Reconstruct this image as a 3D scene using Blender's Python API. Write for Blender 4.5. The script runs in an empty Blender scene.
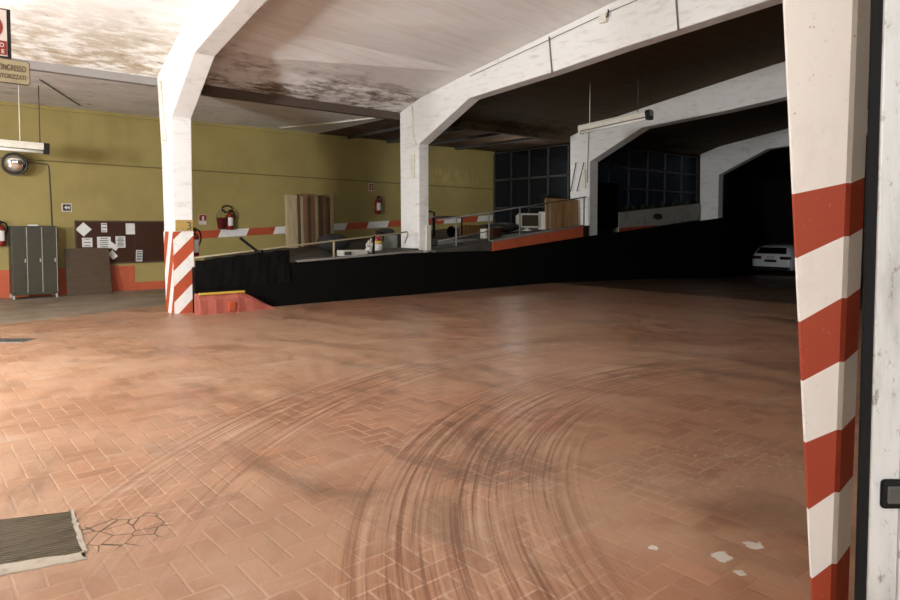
import bpy, bmesh, math, random
from mathutils import Vector, Matrix, Euler
random.seed(7)
C = bpy.context.scene.collection
# world axes: x runs along the yellow wall (away), y runs towards the yellow wall, z up, camera above the origin
YW = 17.4                       # yellow wall
FX = [3.80, 9.42, 15.89, 23.70] # concrete frames
FTS = [0.36, 0.30, 0.40, 0.36]; FT = 0.36   # frame thicknesses

# ------------------------------------------------------------------ materials
class NT:
    def __init__(s, name, rough=0.7, spec=0.3):
        s.m = bpy.data.materials.new(name); s.m.use_nodes = True
        s.t = s.m.node_tree; s.b = s.t.nodes['Principled BSDF']
        s.b.inputs['Roughness'].default_value = rough
        s.b.inputs['Specular IOR Level'].default_value = spec
        s.co = s.t.nodes.new('ShaderNodeTexCoord').outputs['Object']
    def pos(s):
        return s.t.nodes.new('ShaderNodeNewGeometry').outputs['Position']
    def link(s, a, b): s.t.links.new(a, b)
    def val(s, inp, v):
        if isinstance(v, (int, float)): inp.default_value = v
        elif isinstance(v, (tuple, list)): inp.default_value = (*v, 1) if len(v) == 3 and inp.type == 'RGBA' else v
        else: s.link(v, inp)
    def math(s, op, a, b=0.0, c=None, clamp=False):
        n = s.t.nodes.new('ShaderNodeMath'); n.operation = op; n.use_clamp = clamp
        s.val(n.inputs[0], a); s.val(n.inputs[1], b)
        if c is not None: s.val(n.inputs[2], c)
        return n.outputs[0]
    def mapping(s, co, scale=(1, 1, 1), loc=(0, 0, 0), rot=(0, 0, 0)):
        n = s.t.nodes.new('ShaderNodeMapping'); s.link(co, n.inputs[0])
        n.inputs['Scale'].default_value = scale; n.inputs['Location'].default_value = loc; n.inputs['Rotation'].default_value = rot
        return n.outputs[0]
    def noise(s, scale=5, detail=6, rough=0.6, co=None, stretch=None, dist=0.0):
        n = s.t.nodes.new('ShaderNodeTexNoise'); co = co or s.co
        if stretch: co = s.mapping(co, stretch)
        s.link(co, n.inputs['Vector']); n.inputs['Scale'].default_value = scale
        n.inputs['Detail'].default_value = detail; n.inputs['Roughness'].default_value = rough
        n.inputs['Distortion'].default_value = dist
        return n.outputs['Fac']
    def ramp(s, f, a, b, va=0.0, vb=1.0):
        n = s.t.nodes.new('ShaderNodeMapRange'); n.interpolation_type = 'SMOOTHSTEP'
        s.val(n.inputs[0], f); n.inputs[1].default_value = a; n.inputs[2].default_value = b
        n.inputs[3].default_value = va; n.inputs[4].default_value = vb
        return n.outputs[0]
    def mix(s, f, a, b, mode='MIX'):
        n = s.t.nodes.new('ShaderNodeMix'); n.data_type = 'RGBA'; n.blend_type = mode
        s.val(n.inputs[0], f); s.val(n.inputs[6], a); s.val(n.inputs[7], b)
        return n.outputs[2]
    def xyz(s, co=None):
        n = s.t.nodes.new('ShaderNodeSeparateXYZ'); s.link(co or s.co, n.inputs[0]); return n.outputs
    def color(s, c): s.val(s.b.inputs['Base Color'], c)
    def rough(s, r): s.val(s.b.inputs['Roughness'], r)
    def bump(s, h, strength=0.3, dist=0.02):
        n = s.t.nodes.new('ShaderNodeBump'); n.inputs['Strength'].default_value = strength; n.inputs['Distance'].default_value = dist
        s.link(h, n.inputs['Height']); s.link(n.outputs[0], s.b.inputs['Normal'])

def worn(name, col, dirt=None, amount=0.35, scale=6, rough=0.6, metal=0.0, spec=0.35, bump=0.15, stretch=None):
    m = NT(name, rough, spec)
    dirt = dirt or tuple(c * 0.45 for c in col)
    f = m.noise(scale, 8, 0.65, stretch=stretch)
    g = m.ramp(f, 0.45, 0.75, 0, amount)
    m.color(m.mix(g, col, dirt)); m.b.inputs['Metallic'].default_value = metal
    if bump: m.bump(m.noise(scale * 6, 4), bump, 0.004)
    m.rough(m.ramp(f, 0.3, 0.8, max(rough - 0.12, 0.05), min(rough + 0.12, 1)))
    return m.m

M = {}
def concrete(name, base, dirt, chip):
    m = NT(name, 0.75, 0.25)
    p = m.pos()
    streak = m.noise(2.2, 8, 0.65, co=p, stretch=(1.2, 1.2, 5.0))
    fine = m.noise(14, 6, 0.7, co=p)
    c = m.mix(m.ramp(streak, 0.48, 0.78, 0, 0.55), base, dirt)
    c = m.mix(m.ramp(fine, 0.64, 0.70, 0, 0.5), c, chip)
    m.color(c); m.bump(m.math('ADD', streak, fine), 0.35, 0.012)
    return m.m
M['frame'] = concrete('whitewashed_concrete', (0.81, 0.80, 0.77), (0.44, 0.41, 0.37), (0.32, 0.28, 0.24))
def post_mat(name, base, dirt, chip):
    m = NT(name, 0.55, 0.3); p = m.pos()
    a = m.noise(3.5, 8, 0.7, co=p, stretch=(1, 1, 0.6)); b = m.noise(24, 7, 0.75, co=p); d = m.noise(7, 4, 0.6, co=p, stretch=(1, 1, 0.5))
    c = m.mix(m.ramp(a, 0.5, 0.75, 0, 0.5), base, dirt)
    c = m.mix(m.math('MULTIPLY', m.ramp(b, 0.60, 0.66, 0, 0.8), m.ramp(d, 0.48, 0.60)), c, chip)
    m.color(c); m.bump(m.math('ADD', a, b), 0.25, 0.004); return m.m
M['post'] = post_mat('white_painted_post', (0.90, 0.90, 0.89), (0.72, 0.70, 0.67), (0.28, 0.25, 0.22))
M['postred'] = post_mat('red_post_paint', (0.40, 0.066, 0.033), (0.32, 0.06, 0.034), (0.52, 0.20, 0.13))
M['white'] = worn('white_paint', (0.80, 0.78, 0.74), (0.5, 0.46, 0.40), 0.4, 7, 0.55)
M['red'] = worn('red_paint', (0.46, 0.085, 0.035), (0.30, 0.06, 0.03), 0.5, 6, 0.55)
M['orange'] = worn('orange_red_paint', (0.52, 0.11, 0.045), (0.25, 0.06, 0.03), 0.5, 3, 0.6)
M['deck'] = worn('grimy_deck_concrete', (0.075, 0.066, 0.056), (0.035, 0.03, 0.026), 0.7, 3, 0.8)
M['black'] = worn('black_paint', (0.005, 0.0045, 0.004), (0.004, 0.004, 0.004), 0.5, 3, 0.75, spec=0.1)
M['blackgloss'] = worn('black_plastic', (0.012, 0.012, 0.012), (0.02, 0.02, 0.02), 0.4, 8, 0.4, bump=0)
M['rubber'] = worn('black_rubber', (0.008, 0.008, 0.008), (0.015, 0.014, 0.013), 0.4, 9, 0.8, spec=0.1, bump=0)
M['dgrey'] = worn('dark_grey_metal', (0.06, 0.058, 0.055), (0.03, 0.028, 0.025), 0.5, 6, 0.5)
M['locker'] = worn('grey_green_locker_paint', (0.060, 0.056, 0.036), (0.036, 0.033, 0.021), 0.5, 4, 0.4)
M['lockerdark'] = worn('dark_locker_side', (0.055, 0.052, 0.042), (0.03, 0.028, 0.02), 0.5, 4, 0.5)
M['steeledge'] = worn('worn_bare_edge', (0.42, 0.40, 0.35), (0.2, 0.18, 0.15), 0.4, 8, 0.45)
M['corkdark'] = worn('dark_brown_board', (0.055, 0.022, 0.012), (0.03, 0.014, 0.008), 0.6, 3, 0.45, spec=0.3)
M['panelwood'] = worn('dark_wood_panel', (0.085, 0.055, 0.032), (0.045, 0.028, 0.018), 0.7, 3, 0.55, stretch=(1, 1, 6))
M['paper'] = worn('paper', (0.72, 0.70, 0.66), (0.5, 0.48, 0.45), 0.3, 9, 0.8, bump=0)
M['ink'] = worn('dark_ink', (0.05, 0.048, 0.045), (0.1, 0.1, 0.1), 0.3, 9, 0.8, bump=0)
M['extred'] = worn('extinguisher_red', (0.22, 0.018, 0.012), (0.10, 0.01, 0.008), 0.4, 8, 0.3, spec=0.5, bump=0)
M['bucketred'] = worn('dark_red_bucket', (0.10, 0.012, 0.010), (0.05, 0.008, 0.007), 0.5, 8, 0.4, bump=0)
M['yellow'] = worn('yellow_paint', (0.60, 0.38, 0.06), (0.4, 0.25, 0.05), 0.4, 8, 0.5)
M['lightmetal'] = worn('white_enamel', (0.75, 0.72, 0.62), (0.45, 0.40, 0.30), 0.4, 6, 0.35, spec=0.5, bump=0)
M['tube'] = worn('tube_glass', (0.85, 0.84, 0.80), (0.6, 0.58, 0.52), 0.3, 6, 0.2, spec=0.5, bump=0)
M['plywood'] = worn('plywood', (0.40, 0.22, 0.085), (0.20, 0.10, 0.04), 0.7, 2.2, 0.65, stretch=(4, 4, 0.8))
M['plank'] = worn('rough_plank', (0.27, 0.15, 0.075), (0.14, 0.085, 0.05), 0.8, 3, 0.75, stretch=(5, 5, 0.5))
M['plank2'] = worn('grey_plank', (0.12, 0.075, 0.042), (0.05, 0.03, 0.018), 0.8, 3, 0.75, stretch=(5, 5, 0.5))
M['plank3'] = worn('pale_plank', (0.46, 0.36, 0.21), (0.26, 0.18, 0.10), 0.8, 3, 0.75, stretch=(5, 5, 0.5))
M['railmetal'] = worn('weathered_yellow_rail', (0.30, 0.25, 0.15), (0.14, 0.10, 0.06), 0.6, 9, 0.55)
M['railgrey'] = worn('weathered_grey_rail', (0.20, 0.19, 0.18), (0.10, 0.07, 0.05), 0.6, 9, 0.5)
M['greybox'] = worn('grey_cloth', (0.20, 0.20, 0.18), (0.10, 0.10, 0.09), 0.6, 5, 0.85)
M['darkcloth'] = worn('dark_cloth', (0.025, 0.024, 0.022), (0.012, 0.012, 0.012), 0.6, 5, 0.9)
M['offwhite'] = worn('off_white_plastic', (0.60, 0.57, 0.50), (0.40, 0.37, 0.30), 0.4, 6, 0.5, bump=0)
M['screen'] = worn('dark_glass_screen', (0.055, 0.045, 0.032), (0.03, 0.025, 0.02), 0.4, 3, 0.15, spec=0.5, bump=0)
M['carwhite'] = worn('white_car_paint', (0.72, 0.73, 0.74), (0.6, 0.6, 0.6), 0.2, 3, 0.25, spec=0.5, bump=0)
M['carglass'] = worn('black_car_glass', (0.006, 0.006, 0.007), (0.01, 0.01, 0.01), 0.2, 3, 0.12, spec=0.5, bump=0)
M['taillight'] = worn('dark_red_lens', (0.05, 0.006, 0.006), (0.02, 0.004, 0.004), 0.3, 3, 0.2, spec=0.5, bump=0)
M['chrome'] = worn('chrome', (0.5, 0.5, 0.5), (0.3, 0.3, 0.3), 0.3, 4, 0.25, metal=1.0, bump=0)
M['mirror'] = worn('convex_mirror_glass', (0.55, 0.54, 0.50), (0.40, 0.38, 0.33), 0.3, 4, 0.06, metal=1.0, bump=0)
M['leaf'] = worn('dull_green_leaf', (0.045, 0.055, 0.02), (0.02, 0.02, 0.01), 0.6, 9, 0.7, bump=0)
M['soil'] = worn('dry_soil', (0.04, 0.03, 0.02), (0.02, 0.015, 0.01), 0.6, 12, 0.95)
M['parapet'] = worn('grubby_parapet_plaster', (0.42, 0.40, 0.35), (0.20, 0.18, 0.15), 0.7, 2.5, 0.8)
M['slabconc'] = worn('dusty_concrete', (0.24, 0.22, 0.20), (0.12, 0.105, 0.09), 0.6, 3, 0.8)
M['plateochre'] = worn('ochre_number_plate', (0.42, 0.29, 0.09), (0.24, 0.16, 0.06), 0.5, 14, 0.6, bump=0)
M['signcream'] = worn('aged_cream_sign', (0.33, 0.27, 0.16), (0.20, 0.16, 0.09), 0.5, 8, 0.5, bump=0)
M['signwhite'] = worn('aged_white_sign', (0.62, 0.55, 0.48), (0.48, 0.40, 0.34), 0.5, 8, 0.4, bump=0)
M['signred'] = worn('sign_red', (0.24, 0.030, 0.022), (0.16, 0.02, 0.015), 0.4, 8, 0.4, bump=0)
M['signpink'] = worn('faded_red_sign', (0.62, 0.16, 0.09), (0.45, 0.10, 0.06), 0.4, 8, 0.5, bump=0)
M['kerbred'] = worn('scuffed_kerb_red', (0.40, 0.105, 0.072), (0.22, 0.06, 0.045), 0.6, 4, 0.6)
M['signbrown'] = worn('sign_brown_letters', (0.075, 0.05, 0.028), (0.04, 0.03, 0.02), 0.4, 8, 0.6, bump=0)
M['drain'] = worn('olive_grey_drain_plate', (0.120, 0.092, 0.055), (0.035, 0.030, 0.016), 0.8, 4, 0.6, stretch=(1.0, 5.0, 1))
M['mortar'] = worn('rough_mortar', (0.40, 0.34, 0.27), (0.24, 0.19, 0.14), 0.7, 14, 0.9, bump=0.5)

def jamb_mat():
    m = NT('worn_grey_gate_paint', 0.42, 0.45)
    p = m.pos()
    a = m.noise(5, 8, 0.7, co=p, stretch=(1, 1, 0.25)); b = m.noise(38, 6, 0.7, co=p, stretch=(1, 1, 0.5))
    c = m.mix(m.ramp(a, 0.42, 0.7), (0.43, 0.43, 0.42), (0.27, 0.265, 0.245))
    c = m.mix(m.ramp(b, 0.57, 0.68, 0, 0.8), c, (0.13, 0.12, 0.09))
    m.color(c); m.bump(b, 0.2, 0.002)
    return m.m
M['jamb'] = jamb_mat()

def wall_mat():
    m = NT('olive_yellow_wall_paint', 0.6, 0.25)
    p = m.pos(); x, y, z = m.xyz(p)
    a = m.noise(0.7, 8, 0.6, co=p); b = m.noise(5, 6, 0.65, co=p, stretch=(1, 1, 0.4))
    c = m.mix(m.ramp(a, 0.35, 0.7), (0.37, 0.295, 0.105), (0.31, 0.24, 0.085))
    c = m.mix(m.ramp(b, 0.55, 0.75, 0, 0.35), c, (0.40, 0.33, 0.12))
    # faint board joint and panel joints of the cladding
    j = m.math('ABSOLUTE', m.math('SUBTRACT', m.math('ADD', z, m.math('MULTIPLY', x, 0.0095)), 3.115))
    c = m.mix(m.ramp(j, 0.008, 0.022, 0.85, 0), c, (0.11, 0.085, 0.03))
    # worn pale plaster patch at the far end
    d = m.math('MULTIPLY', m.ramp(x, 13.6, 14.3), m.ramp(x, 15.6, 16.4, 1, 0))
    d = m.math('MULTIPLY', d, m.math('MULTIPLY', m.ramp(z, 3.0, 3.15), m.ramp(z, 3.5, 3.7, 1, 0)))
    c = m.mix(m.math('MULTIPLY', d, m.ramp(b, 0.45, 0.62, 0, 0.45)), c, (0.52, 0.42, 0.20))
    m.color(c); m.bump(b, 0.15, 0.01)
    return m.m
M['wall'] = wall_mat()

def ceiling_mat(name, base, dirt, stain, edge=0.9):
    m = NT(name, 0.85, 0.15)
    p = m.pos(); x, y, z = m.xyz(p)
    board = m.noise(3.0, 7, 0.6, co=p, stretch=(0.25, 2.2, 1))
    blot = m.noise(0.9, 8, 0.65, co=p, stretch=(0.8, 1.2, 1), dist=0.4)
    flake = m.noise(5.5, 8, 0.7, co=p, stretch=(0.45, 1.6, 1))
    c = m.mix(m.ramp(board, 0.42, 0.72, 0, 0.55), base, dirt)
    c = m.mix(m.ramp(blot, 0.50, 0.78, 0, 0.45), c, dirt)
    near = m.ramp(y, 10.9, 12.9)                      # damp stains along the wall side of the slab
    f = m.math('MULTIPLY', near, m.ramp(m.math('ADD', flake, m.math('MULTIPLY', blot, 0.5)), 0.62, 0.86, 0, edge))
    f = m.math('MULTIPLY', f, m.ramp(blot, 0.40, 0.56, 0.25, 1.0))
    c = m.mix(f, c, stain)
    g = m.math('MULTIPLY', m.ramp(y, 10.8, 12.9), m.ramp(flake, 0.61, 0.66, 0, 0.75))
    c = m.mix(g, c, tuple(s * 0.35 for s in stain))
    # board joints
    w = m.math('PINGPONG', m.math('ADD', y, m.math('MULTIPLY', board, 0.03)), 0.35)
    c = m.mix(m.ramp(w, 0.0, 0.012, 0.28, 0), c, tuple(s * 0.6 for s in dirt))
    m.color(c); m.bump(m.math('ADD', board, flake), 0.4, 0.02)
    return m.m
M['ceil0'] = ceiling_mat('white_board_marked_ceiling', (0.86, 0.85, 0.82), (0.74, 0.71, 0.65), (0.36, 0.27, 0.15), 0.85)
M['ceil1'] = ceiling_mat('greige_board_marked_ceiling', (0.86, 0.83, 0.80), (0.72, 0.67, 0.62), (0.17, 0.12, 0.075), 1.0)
M['ceil2'] = ceiling_mat('shaded_brown_ceiling', (0.10, 0.073, 0.042), (0.06, 0.042, 0.025), (0.04, 0.028, 0.016))  # unlit bays past the second frame: their shade is painted in as dark brown
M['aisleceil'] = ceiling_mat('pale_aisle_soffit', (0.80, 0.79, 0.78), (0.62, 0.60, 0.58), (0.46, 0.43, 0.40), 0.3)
M['shadeceil'] = ceiling_mat('shaded_aisle_soffit', (0.17, 0.11, 0.08), (0.09, 0.06, 0.045), (0.06, 0.04, 0.03))  # aisle soffit past the second frame, shade put into its colour
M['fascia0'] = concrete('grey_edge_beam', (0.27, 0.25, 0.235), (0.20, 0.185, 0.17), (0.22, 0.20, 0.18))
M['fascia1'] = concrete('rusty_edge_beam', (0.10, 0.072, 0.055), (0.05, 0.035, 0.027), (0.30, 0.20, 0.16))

def floor_mat():
    m = NT('herringbone_brick_floor', 0.45, 0.4)
    p = m.pos(); x, y, z = m.xyz(p)
    S = 1 / 0.118
    wob = m.noise(9, 3, 0.5, co=p)
    X = m.math('ADD', m.math('MULTIPLY', x, S), m.math('MULTIPLY', wob, 0.10))
    Y = m.math('ADD', m.math('MULTIPLY', y, S), m.math('MULTIPLY', m.noise(9, 3, 0.5, co=m.mapping(p, loc=(5, 3, 0))), 0.10))
    i = m.math('FLOOR', X); j = m.math('FLOOR', Y)
    fx = m.math('FRACT', X); fy = m.math('FRACT', Y)
    k = m.math('FLOORED_MODULO', m.math('SUBTRACT', i, j), 4.0)
    def eq(n): return m.math('COMPARE', k, float(n), 0.25)
    W = 0.075
    def e(v): return m.ramp(v, W * 0.45, W, 1, 0)
    L = m.math('MULTIPLY', e(fx), m.math('SUBTRACT', 1.0, eq(1)))
    R = m.math('MULTIPLY', e(m.math('SUBTRACT', 1.0, fx)), m.math('SUBTRACT', 1.0, eq(0)))
    B = m.math('MULTIPLY', e(fy), m.math('SUBTRACT', 1.0, eq(2)))
    T = m.math('MULTIPLY', e(m.math('SUBTRACT', 1.0, fy)), m.math('SUBTRACT', 1.0, eq(3)))
    joint = m.math('MAXIMUM', m.math('MAXIMUM', L, R), m.math('MAXIMUM', B, T))
    # one random value per brick
    bi = m.math('SUBTRACT', i, eq(1)); bj = m.math('SUBTRACT', j, eq(2))
    cv = m.t.nodes.new('ShaderNodeCombineXYZ'); m.link(bi, cv.inputs[0]); m.link(bj, cv.inputs[1])
    wn = m.t.nodes.new('ShaderNodeTexWhiteNoise'); wn.noise_dimensions = '2D'; m.link(cv.outputs[0], wn.inputs['Vector'])
    rnd = wn.outputs['Value']
    big = m.noise(0.33, 5, 0.55, co=p, dist=0.3)
    mid = m.noise(1.6, 8, 0.65, co=p, dist=0.6)
    fine = m.noise(22, 5, 0.7, co=p)
    brick = m.mix(rnd, (0.255, 0.105, 0.054), (0.39, 0.180, 0.100))
    brick = m.mix(m.ramp(fine, 0.5, 0.75, 0, 0.4), brick, (0.22, 0.09, 0.045))
    jc = m.mix(m.ramp(mid, 0.42, 0.60), (0.58, 0.40, 0.29), (0.24, 0.12, 0.07))
    jm = m.math('MULTIPLY', joint, m.ramp(m.noise(0.8, 5, 0.6, co=m.mapping(p, loc=(9, 2, 0))), 0.36, 0.62, 0.06, 0.70))
    c = m.mix(jm, brick, jc)
    # pale dust, more of it on the left by the opening
    streak = m.noise(1.1, 9, 0.68, co=m.mapping(p, (0.55, 1.7, 1), (3, 1, 0), (0, 0, 0.25)), dist=1.2)
    pale = m.ramp(streak, 0.54, 0.72, 0, 0.45)
    dust = m.ramp(m.math('ADD', m.math('MULTIPLY', mid, 0.55), m.math('MULTIPLY', big, 0.6)), 0.44, 0.68, 0.15, 0.80)
    left = m.ramp(m.math('ADD', x, m.math('MULTIPLY', big, 1.5)), 0.6, 3.6, 0.42, 0.0)
    c = m.mix(m.math('MAXIMUM', dust, left), c, (0.445, 0.275, 0.178))
    c = m.mix(pale, c, (0.52, 0.40, 0.315))
    grit = m.noise(55, 6, 0.75, co=m.mapping(p, (0.5, 1.4, 1), (0, 0, 0), (0, 0, 0.3)))
    c = m.mix(m.ramp(grit, 0.56, 0.74, 0, 0.35), c, (0.60, 0.47, 0.37))
    c = m.mix(m.ramp(grit, 0.44, 0.28, 0, 0.40), c, (0.21, 0.105, 0.062))
    # tyre marks: arcs swept around one turning point
    dx = m.math('SUBTRACT', x, 5.55); dy = m.math('SUBTRACT', y, -0.1)
    r = m.math('SQRT', m.math('ADD', m.math('MULTIPLY', dx, dx), m.math('MULTIPLY', dy, dy)))
    ang = m.math('ARCTAN2', dy, dx)
    cr = m.t.nodes.new('ShaderNodeCombineXYZ'); m.link(m.math('MULTIPLY', r, 17.0), cr.inputs[0]); m.link(m.math('MULTIPLY', ang, 1.1), cr.inputs[1])
    rings = m.noise(1.6, 6, 0.7, co=cr.outputs[0])
    band = m.math('MAXIMUM', m.math('MULTIPLY', m.ramp(r, 3.3, 3.9), m.ramp(r, 4.7, 5.0, 1, 0)),
                  m.math('MULTIPLY', m.math('MULTIPLY', m.ramp(r, 5.4, 5.7), m.ramp(r, 6.3, 6.7, 1, 0)), m.ramp(ang, 2.15, 2.6, 1.0, 0.12)))
    sect = m.math('MULTIPLY', m.ramp(ang, 0.5, 1.3), m.ramp(ang, 2.7, 3.2, 1, 0))
    tm = m.math('MULTIPLY', band, sect)
    c = m.mix(m.math('MULTIPLY', tm, m.ramp(rings, 0.49, 0.60, 0, 0.75)), c, (0.165, 0.068, 0.036))
    c = m.mix(m.math('MULTIPLY', tm, m.ramp(rings, 0.48, 0.36, 0, 0.6)), c, (0.54, 0.36, 0.25))
    # chalky spots
    def spot(px, py, rad, s=0.9):
        q = m.math('SQRT', m.math('ADD', m.math('POWER', m.math('SUBTRACT', x, px), 2.0), m.math('POWER', m.math('SUBTRACT', y, py), 2.0)))
        q = m.math('ADD', q, m.math('MULTIPLY', m.math('SUBTRACT', m.noise(18, 4, 0.6, co=p), 0.5), 0.09))
        return m.ramp(q, rad * 0.75, rad, s, 0)
    for sx, sy, sr in ((3.0, 1.50, 0.055), (3.23, 1.45, 0.055), (2.92, 1.37, 0.022), (2.83, 1.76, 0.025)):
        c = m.mix(spot(sx, sy, sr), c, (0.66, 0.62, 0.56))
    # chalk scuffs and whitish wear
    wear = m.math('MULTIPLY', m.ramp(m.noise(0.5, 3, 0.5, co=m.mapping(p, loc=(2.2, 7, 0))), 0.55, 0.7), m.ramp(fine, 0.52, 0.66, 0, 0.7))
    c = m.mix(wear, c, (0.62, 0.48, 0.38))
    # cracked bricks beside the drain plate
    vo = m.t.nodes.new('ShaderNodeTexVoronoi'); vo.feature = 'DISTANCE_TO_EDGE'
    m.link(m.mapping(p, (1, 1, 1)), vo.inputs['Vector']); vo.inputs['Scale'].default_value = 7.5
    cm = m.math('MULTIPLY', m.ramp(vo.outputs['Distance'], 0.012, 0.035, 1, 0), spot(0.86, 3.66, 0.26))
    c = m.mix(cm, c, (0.045, 0.028, 0.018))
    # scattered oil and mud stains over the whole floor
    smear = m.noise(0.8, 9, 0.7, co=m.mapping(p, (1.6, 0.7, 1), (4, 6, 0)), dist=0.9)
    film = m.ramp(smear, 0.50, 0.66, 0, 0.45)
    c = m.mix(film, c, (0.115, 0.068, 0.043))
    m.color(c)
    m.rough(m.math('SUBTRACT', m.ramp(mid, 0.35, 0.7, 0.32, 0.50), m.math('MULTIPLY', film, 0.10)))
    m.bump(m.math('SUBTRACT', m.math('MULTIPLY', fine, 0.6), m.math('MULTIPLY', joint, 0.4)), 0.35, 0.006)
    return m.m
M['floor'] = floor_mat()
def aisle_mat():
    m = NT('dusty_aisle_concrete', 0.55, 0.3)
    p = m.pos(); a = m.noise(1.3, 8, 0.65, co=p); b = m.noise(9, 6, 0.7, co=p, stretch=(0.5, 1.5, 1))
    c = m.mix(m.ramp(a, 0.35, 0.7), (0.33, 0.27, 0.21), (0.22, 0.165, 0.12))
    c = m.mix(m.ramp(b, 0.62, 0.72, 0, 0.5), c, (0.46, 0.39, 0.32))
    m.color(c); m.bump(b, 0.2, 0.005); return m.m
M['aisle'] = aisle_mat()
M['darkfloor'] = worn('shaded_brown_floor', (0.16, 0.095, 0.06), (0.08, 0.05, 0.033), 0.6, 1.2, 0.45)  # far floor, darker brown stands in for the shade there
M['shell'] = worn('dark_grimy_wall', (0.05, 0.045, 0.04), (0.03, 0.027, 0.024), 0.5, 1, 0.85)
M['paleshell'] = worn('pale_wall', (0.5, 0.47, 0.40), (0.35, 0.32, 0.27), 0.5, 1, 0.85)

def glass_mat():
    m = NT('dim_window_glass')
    t = m.t; t.nodes.remove(m.b)
    tr = t.nodes.new('ShaderNodeBsdfTransparent'); tr.inputs[0].default_value = (0.62, 0.66, 0.72, 1)
    gl = t.nodes.new('ShaderNodeBsdfGlossy'); gl.inputs['Roughness'].default_value = 0.45; gl.inputs[0].default_value = (0.5, 0.55, 0.62, 1)
    mx = t.nodes.new('ShaderNodeMixShader'); mx.inputs[0].default_value = 0.05
    t.links.new(tr.outputs[0], mx.inputs[1]); t.links.new(gl.outputs[0], mx.inputs[2])
    t.links.new(mx.outputs[0], t.nodes['Material Output'].inputs[0])
    return m.m
M['glass'] = glass_mat()

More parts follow.
